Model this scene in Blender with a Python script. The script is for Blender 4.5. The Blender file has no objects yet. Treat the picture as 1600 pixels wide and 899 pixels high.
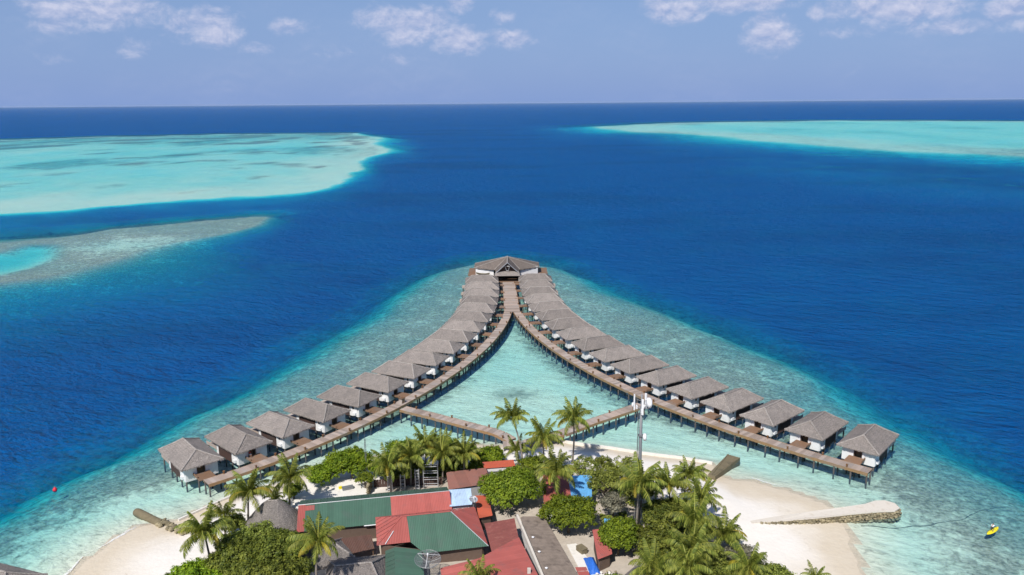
import bpy, math, random
import numpy as np
from mathutils import Vector, Matrix

# ------------------------------------------------------------------ camera, sky, sun, exposure
sc = bpy.context.scene
COL = sc.collection
random.seed(7)
RNG = np.random.default_rng(11)

cam_d = bpy.data.cameras.new("camera")
cam = bpy.data.objects.new("camera", cam_d)
COL.objects.link(cam)
cam_d.sensor_width = 36.0
cam_d.lens = 28.0
cam_d.clip_start = 0.5
cam_d.clip_end = 120000.0
cam.location = (0, 0, 72)
PITCH = math.radians(13.0742)
ROLL = math.radians(0.4655)
fwd = Vector((0, math.cos(PITCH), -math.sin(PITCH)))
r0 = Vector((1, 0, 0)); u0 = r0.cross(fwd)
rgt = r0 * math.cos(ROLL) - u0 * math.sin(ROLL)
up = r0 * math.sin(ROLL) + u0 * math.cos(ROLL)
cam.rotation_euler = Matrix((rgt, up, -fwd)).transposed().to_euler()
sc.camera = cam

SUN_EL = math.radians(49.0)
SUN_AZ = math.radians(-157.0)          # from +Y towards +X
to_sun = Vector((math.sin(SUN_AZ) * math.cos(SUN_EL), math.cos(SUN_AZ) * math.cos(SUN_EL), math.sin(SUN_EL)))
sun_d = bpy.data.lights.new("sun", 'SUN')
sun_d.energy = 5.0
sun_d.angle = math.radians(0.53)
sun_d.color = (1.0, 0.95, 0.88)
sun = bpy.data.objects.new("sun", sun_d)
COL.objects.link(sun)
sun.rotation_euler = to_sun.to_track_quat('Z', 'Y').to_euler()

SKY_STRENGTH = 0.085
world = bpy.data.worlds.new("World")
sc.world = world
world.use_nodes = True
wt = world.node_tree
for n in list(wt.nodes):
    wt.nodes.remove(n)


def wn(t, **k):
    n = wt.nodes.new(t)
    for a, b in k.items():
        setattr(n, a, b)
    return n


def wmath(op, a, b=None, clamp=False):
    n = wn('ShaderNodeMath', operation=op, use_clamp=clamp)
    for i, v in enumerate((a, b)):
        if v is None:
            continue
        if isinstance(v, (int, float)):
            n.inputs[i].default_value = v
        else:
            wt.links.new(v, n.inputs[i])
    return n.outputs[0]


def build_world():
    sky = wn('ShaderNodeTexSky', sky_type='NISHITA', sun_disc=False, sun_elevation=SUN_EL,
             sun_rotation=SUN_AZ % (2 * math.pi), altitude=70.0, air_density=1.0, dust_density=0.25, ozone_density=5.0)
    tc = wn('ShaderNodeTexCoord')
    sep = wn('ShaderNodeSeparateXYZ')
    wt.links.new(tc.outputs['Generated'], sep.inputs[0])
    az = wmath('ARCTAN2', sep.outputs[0], sep.outputs[1])
    el = wmath('ARCSINE', sep.outputs[2])
    comb = wn('ShaderNodeCombineXYZ')
    wt.links.new(wmath('MULTIPLY', az, 20.0), comb.inputs[0])
    wt.links.new(wmath('MULTIPLY', el, 30.0), comb.inputs[1])
    noi = wn('ShaderNodeTexNoise')
    noi.inputs['Scale'].default_value = 1.6
    noi.inputs['Detail'].default_value = 7.0
    noi.inputs['Roughness'].default_value = 0.63
    noi.inputs['Distortion'].default_value = 0.25
    wt.links.new(comb.outputs[0], noi.inputs['Vector'])
    low = wn('ShaderNodeTexNoise')
    low.inputs['Scale'].default_value = 0.35
    low.inputs['Detail'].default_value = 2.0
    wt.links.new(comb.outputs[0], low.inputs['Vector'])
    # cumulus heads: (azimuth deg, elevation deg, half width deg, half height deg, strength)
    blobs = CLOUDS
    vae = wn('ShaderNodeCombineXYZ')
    wt.links.new(az, vae.inputs[0]); wt.links.new(el, vae.inputs[1])
    tot = None
    for a0, e0, sa, se, st in blobs:
        ma = wn('ShaderNodeVectorMath', operation='MULTIPLY_ADD')
        ia, ie = 1 / math.radians(sa), 1 / math.radians(se)
        wt.links.new(vae.outputs[0], ma.inputs[0])
        ma.inputs[1].default_value = (ia, ie, 0)
        ma.inputs[2].default_value = (-math.radians(a0) * ia, -math.radians(e0) * ie, 0)
        dt = wn('ShaderNodeVectorMath', operation='DOT_PRODUCT')
        wt.links.new(ma.outputs[0], dt.inputs[0]); wt.links.new(ma.outputs[0], dt.inputs[1])
        g = wn('ShaderNodeMath', operation='MULTIPLY_ADD')
        wt.links.new(dt.outputs['Value'], g.inputs[0])
        g.inputs[1].default_value = -0.42 * st
        g.inputs[2].default_value = st
        tot = wmath('MAXIMUM', g.outputs[0], 0.0 if tot is None else tot)
    # a general field of cumulus over the rest of the sky, above the band in view
    hi = wmath('MULTIPLY', wmath('SUBTRACT', el, math.radians(8.0)), 6.0, True)
    gen = wmath('MULTIPLY', wmath('MULTIPLY', wmath('SUBTRACT', low.outputs[0], 0.5), 4.0, True), hi)
    tot = wmath('MAXIMUM', tot, gen)
    haze_wisps = wmath('MULTIPLY', wmath('SUBTRACT', low.outputs[0], 0.42), 0.5, True)
    dens = wmath('ADD', wmath('MULTIPLY', tot, 0.62), wmath('SUBTRACT', noi.outputs[0], 0.62))
    ramp = wn('ShaderNodeMapRange', interpolation_type='SMOOTHSTEP')
    wt.links.new(dens, ramp.inputs[0])
    ramp.inputs[1].default_value = 0.02
    ramp.inputs[2].default_value = 0.58
    ramp.inputs[3].default_value = 0.0
    ramp.inputs[4].default_value = 0.85
    fac = wmath('ADD', ramp.outputs[0], wmath('MULTIPLY', haze_wisps, wmath('MULTIPLY', noi.outputs[0], 1.1)), True)
    k = 1.0 / SKY_STRENGTH
    # relief: lit heads, greyer bases (sun is high behind the viewer)
    up_ = wn('ShaderNodeVectorMath', operation='ADD')
    wt.links.new(comb.outputs[0], up_.inputs[0]); up_.inputs[1].default_value = (-0.03, 0.16, 0)
    noi2 = wn('ShaderNodeTexNoise')
    for nm_, v_ in (('Scale', 1.6), ('Detail', 5.0), ('Roughness', 0.6), ('Distortion', 0.25)):
        noi2.inputs[nm_].default_value = v_
    wt.links.new(up_.outputs[0], noi2.inputs['Vector'])
    rel = wmath('ADD', wmath('MULTIPLY', wmath('SUBTRACT', noi.outputs[0], noi2.outputs[0]), 3.2), 0.5, True)
    cmix = wn('ShaderNodeMixRGB')
    wt.links.new(rel, cmix.inputs[0])
    cmix.inputs[1].default_value = (0.34 * k, 0.42 * k, 0.66 * k, 1)
    cmix.inputs[2].default_value = (0.62 * k, 0.64 * k, 0.80 * k, 1)
    # humid tropical air: the low sky is veiled towards an even lavender blue
    veil = wn('ShaderNodeRGB')
    veil.outputs[0].default_value = (0.215 * k, 0.328 * k, 0.630 * k, 1)
    vf = wmath('MULTIPLY', wmath('POWER', wmath('SUBTRACT', 1.0, wmath('ABSOLUTE', sep.outputs[2])), 3.0), 0.97)
    m0 = wn('ShaderNodeMixRGB')
    wt.links.new(vf, m0.inputs[0]); wt.links.new(sky.outputs[0], m0.inputs[1]); wt.links.new(veil.outputs[0], m0.inputs[2])
    m1 = wn('ShaderNodeMixRGB')
    wt.links.new(fac, m1.inputs[0]); wt.links.new(m0.outputs[0], m1.inputs[1]); wt.links.new(cmix.outputs[0], m1.inputs[2])
    bg = wn('ShaderNodeBackground')
    bg.inputs[1].default_value = SKY_STRENGTH
    wt.links.new(m1.outputs[0], bg.inputs[0])
    out = wn('ShaderNodeOutputWorld')
    wt.links.new(bg.outputs[0], out.inputs[0])


CLOUDS = [(-26.22, 5.85, 3.59, 1.1, 1), (-28.24, 4.74, 1.66, 0.5, 0.8), (-19.87, 4.91, 2.1, 1.14, 0.95), (-20.38, 5.67, 0.79, 0.52, 0.8), (-17.01, 3.6, 1.15, 0.44, 0.6), (-14.47, 5.01, 1.53, 0.54, 0.65), (-8.76, 5.64, 1.64, 0.82, 0.9), (-6.41, 5.16, 2.52, 1.19, 1), (-3.6, 4.24, 1.84, 0.92, 1), (-3.42, 6.56, 0.83, 0.64, 0.95), (0.14, 4.3, 1.47, 0.64, 0.85), (-0.51, 5.72, 0.83, 0.55, 0.7), (11.37, 6.01, 2.08, 0.91, 1), (15.08, 6.36, 3.58, 0.72, 1), (17.42, 4.18, 1.51, 1.24, 1), (16.77, 5.0, 0.98, 0.62, 0.8), (24.73, 5.61, 3.62, 0.94, 1), (28.36, 4.24, 3.74, 0.5, 0.7), (30.97, 5.07, 1.3, 0.98, 0.95), (20.08, 5.53, 0.53, 0.53, 0.8), (-28.64, 2.88, 1.04, 0.41, 0.55), (-24.51, 3.53, 1.49, 0.64, 0.5), (-7.8, 2.99, 1.37, 0.37, 0.5), (25.55, 4.53, 2.12, 0.42, 0.6), (22.28, 4.21, 1.73, 0.43, 0.5), (-12.07, 3.27, 1.81, 0.63, 0.4)]
build_world()
world.cycles.sampling_method = 'MANUAL'
world.cycles.sample_map_resolution = 256

sc.view_settings.view_transform = 'Standard'
sc.view_settings.look = 'None'
sc.view_settings.exposure = 0.06
sc.view_settings.gamma = 1.0
sc.view_settings.use_curve_mapping = False
sc.render.engine = 'CYCLES'
sc.cycles.use_denoising = True
sc.cycles.max_bounces = 5
sc.cycles.diffuse_bounces = 2
sc.cycles.adaptive_threshold = 0.02
sc.cycles.glossy_bounces = 2
sc.cycles.transparent_max_bounces = 12
sc.cycles.caustics_reflective = False
sc.cycles.caustics_refractive = False


# ------------------------------------------------------------------ materials
MATS = {}


class NT:
    """small helper round a node tree"""

    def __init__(self, name):
        self.m = bpy.data.materials.new(name)
        self.m.use_nodes = True
        self.t = self.m.node_tree
        for n in list(self.t.nodes):
            self.t.nodes.remove(n)
        MATS[name] = self.m

    def n(self, t, **k):
        n = self.t.nodes.new(t)
        for a, b in k.items():
            setattr(n, a, b)
        return n

    def put(self, sock, v):
        if isinstance(v, (int, float)):
            sock.default_value = v
        elif isinstance(v, tuple):
            sock.default_value = v if len(v) == len(sock.default_value) else (*v, 1)
        else:
            self.t.links.new(v, sock)

    def math(self, op, a, b=None, clamp=False):
        n = self.n('ShaderNodeMath', operation=op, use_clamp=clamp)
        self.put(n.inputs[0], a)
        if b is not None:
            self.put(n.inputs[1], b)
        return n.outputs[0]

    def mix(self, f, a, b, mode='MIX'):
        n = self.n('ShaderNodeMixRGB', blend_type=mode)
        self.put(n.inputs[0], f); self.put(n.inputs[1], a); self.put(n.inputs[2], b)
        return n.outputs[0]

    def noise(self, vec, scale, detail=3.0, rough=0.5, dist=0.0):
        n = self.n('ShaderNodeTexNoise')
        if vec is not None:
            self.put(n.inputs['Vector'], vec)
        n.inputs['Scale'].default_value = scale
        n.inputs['Detail'].default_value = detail
        n.inputs['Roughness'].default_value = rough
        n.inputs['Distortion'].default_value = dist
        return n.outputs[0]

    def ramp(self, v, lo, hi, a=0.0, b=1.0, smooth=True):
        n = self.n('ShaderNodeMapRange')
        n.interpolation_type = 'SMOOTHSTEP' if smooth else 'LINEAR'
        self.put(n.inputs[0], v)
        n.inputs[1].default_value = lo; n.inputs[2].default_value = hi
        n.inputs[3].default_value = a; n.inputs[4].default_value = b
        return n.outputs[0]

    def scalevec(self, vec, s):
        n = self.n('ShaderNodeMapping')
        self.put(n.inputs[0], vec)
        n.inputs['Scale'].default_value = s
        return n.outputs[0]

    def coord(self, which='Object'):
        return self.n('ShaderNodeTexCoord').outputs[which]

    def pos(self):
        return self.n('ShaderNodeNewGeometry').outputs['Position']

    def attr(self, name):
        return self.n('ShaderNodeAttribute', attribute_name=name).outputs['Fac']

    def rand(self):
        return self.n('ShaderNodeObjectInfo').outputs['Random']

    def bump(self, h, strength, dist=0.1):
        n = self.n('ShaderNodeBump')
        n.inputs['Strength'].default_value = strength
        n.inputs['Distance'].default_value = dist
        self.put(n.inputs['Height'], h)
        return n.outputs[0]

    def out(self, s):
        o = self.n('ShaderNodeOutputMaterial')
        self.t.links.new(s, o.inputs[0])
        return self.m

    def principled(self, col, rough=0.8, normal=None, spec=0.3, metal=0.0):
        p = self.n('ShaderNodeBsdfPrincipled')
        self.put(p.inputs['Base Color'], col)
        self.put(p.inputs['Roughness'], rough)
        p.inputs['Metallic'].default_value = metal
        p.inputs['Specular IOR Level'].default_value = spec
        if normal is not None:
            self.t.links.new(normal, p.inputs['Normal'])
        return self.out(p.outputs[0])


def sc3(c, k):
    return tuple(min(1.0, x * k) for x in c)


def plain(name, col, rough=0.7, var=0.12, scale=2.0, objrand=0.0, bump=0.0, bscale=20.0, spec=0.3, metal=0.0,
          dirt=None, dirt_amt=0.0, dirt_scale=0.7):
    t = NT(name)
    v = t.pos()
    c = t.mix(t.noise(v, scale, 5.0, 0.6), sc3(col, 1 - var * 2), sc3(col, 1 + var * 2))
    if dirt:
        c = t.mix(t.ramp(t.noise(v, dirt_scale, 6.0, 0.65), 0.5, 0.72, 0.0, dirt_amt), c, (*dirt, 1))
    if objrand:
        h = t.n('ShaderNodeHueSaturation')
        t.put(h.inputs['Value'], t.ramp(t.rand(), 0, 1, 1 - objrand, 1 + objrand, False))
        t.put(h.inputs['Color'], c)
        c = h.outputs[0]
    nrm = t.bump(t.noise(v, bscale, 3.0), bump, 0.05) if bump else None
    return t.principled(c, rough, nrm, spec, metal)


def thatch(name, col, stripe=9.0):
    t = NT(name)
    v = t.coord('Object')
    fine = t.ramp(t.noise(t.scalevec(v, (5.5, 5.5, 5.5)), 1.0, 4.0, 0.8), 0.32, 0.68)
    mid = t.noise(v, 1.3, 4.0, 0.6)
    course = t.n('ShaderNodeTexWave', wave_type='BANDS', bands_direction='Z')
    t.put(course.inputs['Vector'], v)
    course.inputs['Scale'].default_value = 1.35
    course.inputs['Distortion'].default_value = 1.2
    course.inputs['Detail'].default_value = 2.0
    c = t.mix(fine, sc3(col, 0.45), sc3(col, 1.5))
    c = t.mix(t.ramp(mid, 0.35, 0.7), c, t.mix(0.5, c, (*sc3(col, 1.22), 1)))
    c = t.mix(t.math('MULTIPLY', course.outputs[1], 0.16), c, (*sc3(col, 0.5), 1))
    # lichen-grey and straw patches, different for every roof
    rv = t.n('ShaderNodeVectorMath', operation='ADD')
    t.put(rv.inputs[0], v)
    cx = t.n('ShaderNodeCombineXYZ'); t.put(cx.inputs[0], t.math('MULTIPLY', t.rand(), 60.0)); t.put(rv.inputs[1], cx.outputs[0])
    patch = t.ramp(t.noise(rv.outputs[0], 0.45, 4.0, 0.65), 0.42, 0.72)
    c = t.mix(t.math('MULTIPLY', patch, 0.5), c, (*(col[0] * 0.62, col[1] * 0.64, col[2] * 0.66), 1))
    h = t.n('ShaderNodeHueSaturation')
    t.put(h.inputs['Value'], t.ramp(t.rand(), 0, 1, 0.84, 1.14, False))
    t.put(h.inputs['Color'], c)
    hb = t.math('ADD', fine, t.math('MULTIPLY', course.outputs[1], 0.5))
    return t.principled(h.outputs[0], 0.95, t.bump(hb, 0.7, 0.12), 0.1)


def wood(name, col, objrand=0.16, along=(1, 22, 1)):
    t = NT(name)
    v = t.coord('Object')
    g = t.noise(t.scalevec(v, along), 1.0, 3.0, 0.6)
    c = t.mix(g, sc3(col, 0.62), sc3(col, 1.32))
    wear = t.ramp(t.noise(t.pos(), 0.35, 4.0, 0.6), 0.45, 0.7, 0, 0.45)
    grey = (sum(col) / 3 * 1.15,) * 3
    c = t.mix(wear, c, (*grey, 1))
    h = t.n('ShaderNodeHueSaturation')
    t.put(h.inputs['Value'], t.ramp(t.rand(), 0, 1, 1 - objrand, 1 + objrand, False))
    t.put(h.inputs['Color'], c)
    return t.principled(h.outputs[0], 0.8, t.bump(g, 0.4, 0.03), 0.25)


def leaf(name, col, col2, trans=0.35):
    t = NT(name)
    tone = t.attr('tone')
    c = t.mix(tone, (*col, 1), (*col2, 1))
    h = t.n('ShaderNodeHueSaturation')
    t.put(h.inputs['Value'], t.ramp(t.rand(), 0, 1, 0.85, 1.15, False))
    t.put(h.inputs['Hue'], t.ramp(t.rand(), 0, 1, 0.492, 0.508, False))
    t.put(h.inputs['Color'], c)
    d = t.n('ShaderNodeBsdfPrincipled')
    t.put(d.inputs['Base Color'], h.outputs[0])
    d.inputs['Roughness'].default_value = 0.55
    d.inputs['Specular IOR Level'].default_value = 0.25
    tr = t.n('ShaderNodeBsdfTranslucent')
    t.put(tr.inputs[0], t.mix(1.0, h.outputs[0], (1.0, 1.0, 0.55, 1), 'MULTIPLY'))
    mx = t.n('ShaderNodeMixShader')
    mx.inputs[0].default_value = trans
    t.t.links.new(d.outputs[0], mx.inputs[1]); t.t.links.new(tr.outputs[0], mx.inputs[2])
    return t.out(mx.outputs[0])


thatch('villa_thatch', (0.285, 0.252, 0.232))
thatch('old_thatch', (0.235, 0.212, 0.196))
thatch('ridge_thatch', (0.41, 0.37, 0.34))
thatch('pavilion_thatch', (0.215, 0.18, 0.16))
wood('deck_wood', (0.36, 0.285, 0.24), 0.26)
wood('fascia_wood', (0.30, 0.185, 0.095), 0.1, (1, 1, 6))
wood('porch_wood', (0.225, 0.135, 0.085), 0.15, (9, 1, 1))
wood('sundeck_wood', (0.42, 0.34, 0.29), 0.1, (9, 1, 1))
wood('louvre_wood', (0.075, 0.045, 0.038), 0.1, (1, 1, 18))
wood('door_wood', (0.19, 0.095, 0.04), 0.15, (12, 12, 1))
plain('white_wall', (0.72, 0.72, 0.72), 0.75, 0.03, 1.5, dirt=(0.45, 0.44, 0.40), dirt_amt=0.25, dirt_scale=0.6)
plain('post_concrete', (0.075, 0.07, 0.066), 0.85, 0.2, 1.2, dirt=(0.17, 0.165, 0.155), dirt_amt=0.5)
plain('shade_cable_black', (0.02, 0.02, 0.022), 0.8, 0.1)  # near black: painted shade of the pavilion entrance, also the mast cable
plain('dark_glass', (0.015, 0.02, 0.022), 0.15, 0.05, spec=0.5)
plain('white_metal', (0.75, 0.75, 0.76), 0.4, 0.03, spec=0.5)
plain('grey_metal', (0.16, 0.17, 0.18), 0.45, 0.1, spec=0.5)
plain('galvanised', (0.42, 0.43, 0.45), 0.4, 0.1, metal=0.4, spec=0.5)
plain('concrete', (0.55, 0.52, 0.47), 0.85, 0.08, 0.8, bump=0.3, dirt=(0.30, 0.26, 0.2), dirt_amt=0.5)
plain('white_concrete', (0.72, 0.69, 0.64), 0.85, 0.04, 0.8, bump=0.2, dirt=(0.5, 0.45, 0.38), dirt_amt=0.4)
plain('coping_concrete', (0.62, 0.57, 0.50), 0.9, 0.08, 0.8, bump=0.4, bscale=4, dirt=(0.42, 0.36, 0.28), dirt_amt=0.6, dirt_scale=0.8)
plain('stained_concrete', (0.175, 0.145, 0.09), 0.9, 0.18, 1.4, bump=0.5, bscale=6, dirt=(0.08, 0.075, 0.05), dirt_amt=0.7)
plain('rock', (0.26, 0.22, 0.14), 0.9, 0.2, 1.6, objrand=0.4, bump=0.6, bscale=5, dirt=(0.09, 0.085, 0.06), dirt_amt=0.6)
for nm, c in (('green_sheet', (0.066, 0.135, 0.098)), ('dull_green_sheet', (0.058, 0.11, 0.082)), ('red_sheet', (0.36, 0.098, 0.084)),
              ('pink_sheet', (0.41, 0.115, 0.098)), ('rust_sheet', (0.27, 0.125, 0.10)), ('orange_sheet', (0.45, 0.10, 0.055)),
              ('pale_blue_sheet', (0.46, 0.60, 0.78)), ('blue_sheet', (0.12, 0.36, 0.66)), ('brown_sheet', (0.12, 0.065, 0.05)),
              ('dark_grey_sheet', (0.10, 0.09, 0.095))):
    plain(nm, c, 0.6, 0.09, 0.45, objrand=0.09, spec=0.25, dirt=tuple(x * 0.55 + 0.05 for x in c), dirt_amt=0.65, dirt_scale=0.55)
plain('maroon_sheet', (0.19, 0.06, 0.052), 0.7, 0.12, 0.8, objrand=0.14, dirt=(0.30, 0.13, 0.10), dirt_amt=0.55, dirt_scale=1.2)
plain('felt_roof', (0.235, 0.187, 0.152), 0.95, 0.22, 0.9, bump=0.5, bscale=3, dirt=(0.115, 0.09, 0.074), dirt_amt=0.8, dirt_scale=0.7)
plain('brown_wall', (0.13, 0.09, 0.07), 0.85, 0.12)  # brown walls and beams; also carries some painted shade
plain('grey_wall', (0.33, 0.33, 0.34), 0.8, 0.08)
plain('blue_tarp', (0.03, 0.14, 0.55), 0.5, 0.2, 4.0, bump=0.8, bscale=5)
plain('palm_trunk', (0.235, 0.205, 0.175), 0.9, 0.15, 4.0)
plain('bark', (0.16, 0.13, 0.10), 0.9, 0.18, 3.0)
plain('yellow_board', (0.80, 0.68, 0.02), 0.4, 0.03)
plain('skin', (0.30, 0.17, 0.11), 0.6, 0.03)
plain('white_cloth', (0.78, 0.78, 0.80), 0.9, 0.03)
plain('red_cloth', (0.45, 0.03, 0.03), 0.9, 0.05)
plain('pink_cloth', (0.52, 0.16, 0.13), 0.9, 0.05)
plain('dark_cloth', (0.05, 0.055, 0.06), 0.9, 0.05)
plain('hair', (0.015, 0.012, 0.01), 0.7, 0.05)
plain('red_buoy', (0.65, 0.03, 0.05), 0.4, 0.03)
plain('submerged_cable', (0.13, 0.15, 0.14), 0.9, 0.2)
leaf('leaf_broad', (0.08, 0.13, 0.01), (0.29, 0.365, 0.028))
leaf('leaf_bright', (0.1, 0.18, 0.01), (0.31, 0.41, 0.026))
leaf('leaf_dark', (0.078, 0.108, 0.018), (0.26, 0.285, 0.046))
leaf('leaf_olive', (0.115, 0.15, 0.026), (0.36, 0.40, 0.08))
leaf('leaf_grey', (0.11, 0.105, 0.075), (0.24, 0.225, 0.165), 0.15)
leaf('frond_green', (0.085, 0.125, 0.018), (0.33, 0.35, 0.065))
leaf('frond_yellow', (0.25, 0.22, 0.025), (0.46, 0.38, 0.05))


def sand_material():
    t = NT('sand')
    v = t.pos()
    sep = t.n('ShaderNodeSeparateXYZ'); t.put(sep.inputs[0], v)
    z = t.math('ADD', sep.outputs[2], t.math('MULTIPLY', t.math('SUBTRACT', t.noise(v, 0.12, 4.0), 0.5), 0.5))
    dry = t.mix(t.noise(v, 0.35, 6.0, 0.6), (0.715, 0.67, 0.61, 1), (0.80, 0.765, 0.72, 1))
    dry = t.mix(t.ramp(t.noise(v, 2.2, 5.0, 0.7), 0.58, 0.75, 0, 0.25), dry, (0.52, 0.45, 0.36, 1))
    wet = t.mix(t.noise(v, 0.5, 4.0), (0.56, 0.475, 0.36, 1), (0.65, 0.575, 0.46, 1))
    c = t.mix(t.ramp(z, 0.15, 0.75), wet, dry)
    soil = t.attr('soil')
    sc_ = t.mix(t.noise(v, 0.7, 5.0, 0.65), (0.26, 0.215, 0.165, 1), (0.56, 0.49, 0.41, 1))
    c = t.mix(t.ramp(t.math('ADD', soil, t.math('MULTIPLY', t.math('SUBTRACT', t.noise(v, 0.4, 4.0), 0.5), 0.8)), 0.35, 0.75, 0, 0.85), c, sc_)
    # broken tide wrack a little above the water
    wr = t.math('MULTIPLY', t.ramp(t.math('ABSOLUTE', t.math('SUBTRACT', z, 0.46)), 0.0, 0.035, 1.0, 0.0), t.ramp(t.noise(v, 0.9, 5.0, 0.7), 0.52, 0.66))
    c = t.mix(t.math('MULTIPLY', wr, 0.35), c, (0.30, 0.24, 0.16, 1))
    b = t.bump(t.noise(v, 1.2, 6.0, 0.6), 0.5, 0.2)
    t.principled(c, t.ramp(z, 0.1, 0.5, 0.55, 0.95), b, 0.25)


def seabed_material():
    t = NT('seabed')
    v = t.pos()
    coral = t.attr('coral')
    sand = t.mix(t.noise(v, 0.08, 4.0), (0.63, 0.645, 0.535, 1), (0.77, 0.785, 0.66, 1))
    sand = t.mix(t.ramp(t.noise(v, 0.75, 4.0, 0.7, 0.5), 0.35, 0.68), t.mix(1.0, sand, (0.87, 0.89, 0.87, 1), 'MULTIPLY'), sand)  # bright mottling paints wave-focused caustic light into the sand colour
    big = t.noise(v, 0.055, 5.0, 0.62)
    fine = t.noise(v, 0.42, 5.0, 0.7, 0.6)
    blot = t.noise(v, 1.3, 3.0, 0.6)
    mask = t.math('ADD', t.math('MULTIPLY', coral, 0.52), t.math('ADD', t.math('MULTIPLY', t.math('SUBTRACT', big, 0.5), 0.55), t.math('MULTIPLY', t.math('SUBTRACT', fine, 0.5), 1.25)))
    mask = t.ramp(mask, 0.13, 0.55)
    reef = t.mix(t.ramp(blot, 0.3, 0.7), (0.06, 0.07, 0.055, 1), (0.36, 0.34, 0.28, 1))
    c = t.mix(t.math('MULTIPLY', mask, 0.85), sand, reef)
    dark = t.attr('grass')
    c = t.mix(t.ramp(t.math('ADD', dark, t.math('MULTIPLY', t.math('SUBTRACT', fine, 0.5), 0.9)), 0.3, 0.9, 0, 0.7), c, (0.13, 0.16, 0.12, 1))
    t.principled(c, 0.95, None, 0.1)


DEEP = (0.0, 0.070, 0.262)


def water_material():
    t = NT('water')
    v = t.pos()
    d = t.attr('depth')
    d = t.math('MAXIMUM', d, 0.0)
    dn = t.math('MULTIPLY', d, t.ramp(t.noise(v, 0.03, 4.0, 0.6), 0.25, 0.75, 0.8, 1.2))
    comb = t.n('ShaderNodeCombineXYZ')
    for i, k in enumerate((0.222, 0.042, 0.034)):
        t.put(comb.inputs[i], t.math('POWER', 2.71828, t.math('MULTIPLY', dn, -k)))
    # waves: wind chop in several sizes, crests lying across the wind
    rot = t.n('ShaderNodeMapping')
    t.put(rot.inputs[0], v)
    rot.inputs['Rotation'].default_value = (0, 0, math.radians(27))
    w1 = t.noise(t.scalevec(rot.outputs[0], (0.11, 0.21, 1)), 1.0, 3.0, 0.55, 0.5)
    w2 = t.noise(t.scalevec(rot.outputs[0], (0.42, 0.75, 1)), 1.0, 4.0, 0.6, 0.3)
    w3 = t.noise(t.scalevec(rot.outputs[0], (1.6, 3.2, 1)), 1.0, 2.0, 0.6)
    chop = t.ramp(d, 0.3, 8.0, 0.18, 1.0)
    h = t.math('MULTIPLY', t.math('ADD', t.math('MULTIPLY', w1, 4.6), t.math('ADD', t.math('MULTIPLY', w2, 2.6), t.math('MULTIPLY', w3, 0.3))), chop)
    nrm = t.bump(h, 1.0, 1.0)
    trans = t.n('ShaderNodeBsdfTransparent')
    t.put(trans.inputs[0], comb.outputs[0])
    gust = t.ramp(t.noise(t.scalevec(v, (0.0035, 0.009, 1)), 1.0, 4.0, 0.6), 0.3, 0.7, 0.82, 1.18)
    dif = t.n('ShaderNodeBsdfDiffuse')
    amt = t.math('MULTIPLY', t.math('SUBTRACT', 1.0, t.math('POWER', 2.71828, t.math('MULTIPLY', dn, -0.11))), gust)
    dc = t.mix(amt, (0, 0, 0, 1), (*DEEP, 1))
    t.put(dif.inputs[0], dc)
    t.t.links.new(nrm, dif.inputs['Normal'])
    body = t.n('ShaderNodeAddShader')
    t.t.links.new(trans.outputs[0], body.inputs[0]); t.t.links.new(dif.outputs[0], body.inputs[1])
    gl = t.n('ShaderNodeBsdfGlossy')
    gl.inputs['Roughness'].default_value = 0.16
    t.t.links.new(nrm, gl.inputs['Normal'])
    fr = t.n('ShaderNodeFresnel')
    fr.inputs[0].default_value = 1.333
    t.t.links.new(nrm, fr.inputs['Normal'])
    f = t.math('MINIMUM', t.math('MULTIPLY', t.math('POWER', fr.outputs[0], 1.6), 0.72), 0.36)
    mx = t.n('ShaderNodeMixShader')
    t.put(mx.inputs[0], f)
    t.t.links.new(body.outputs[0], mx.inputs[1]); t.t.links.new(gl.outputs[0], mx.inputs[2])
    t.out(mx.outputs[0])


def foam_material():
    t = NT('foam')
    v = t.pos()
    n = t.noise(v, 1.6, 6.0, 0.7, 0.5)
    edge = t.attr('edge')
    a = t.ramp(t.math('ADD', n, t.math('MULTIPLY', edge, 0.35)), 0.60, 0.92, 0, 0.75)
    d = t.n('ShaderNodeBsdfDiffuse'); d.inputs[0].default_value = (0.85, 0.86, 0.86, 1)
    tr = t.n('ShaderNodeBsdfTransparent')
    mx = t.n('ShaderNodeMixShader')
    t.put(mx.inputs[0], a)
    t.t.links.new(tr.outputs[0], mx.inputs[1]); t.t.links.new(d.outputs[0], mx.inputs[2])
    t.out(mx.outputs[0])


sand_material(); seabed_material(); water_material(); foam_material()


# ------------------------------------------------------------------ object helpers
def tag(o, label=None, cat=None, group=None, kind=None):
    if label: o['label'] = label
    if cat: o['category'] = cat
    if group: o['group'] = group
    if kind: o['kind'] = kind
    return o


def empty(name, loc=(0, 0, 0), rz=0.0, label=None, cat=None, group=None):
    o = bpy.data.objects.new(name, None)
    COL.objects.link(o)
    o.location = loc
    o.rotation_euler = (0, 0, rz)
    o.empty_display_size = 0.2
    return tag(o, label, cat, group)


def link(name, mesh, parent=None, loc=None, rot=None, scale=None):
    o = bpy.data.objects.new(name, mesh)
    COL.objects.link(o)
    o.parent = parent
    if loc is not None: o.location = loc
    if rot is not None: o.rotation_euler = rot
    if scale is not None: o.scale = scale
    return o


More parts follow.
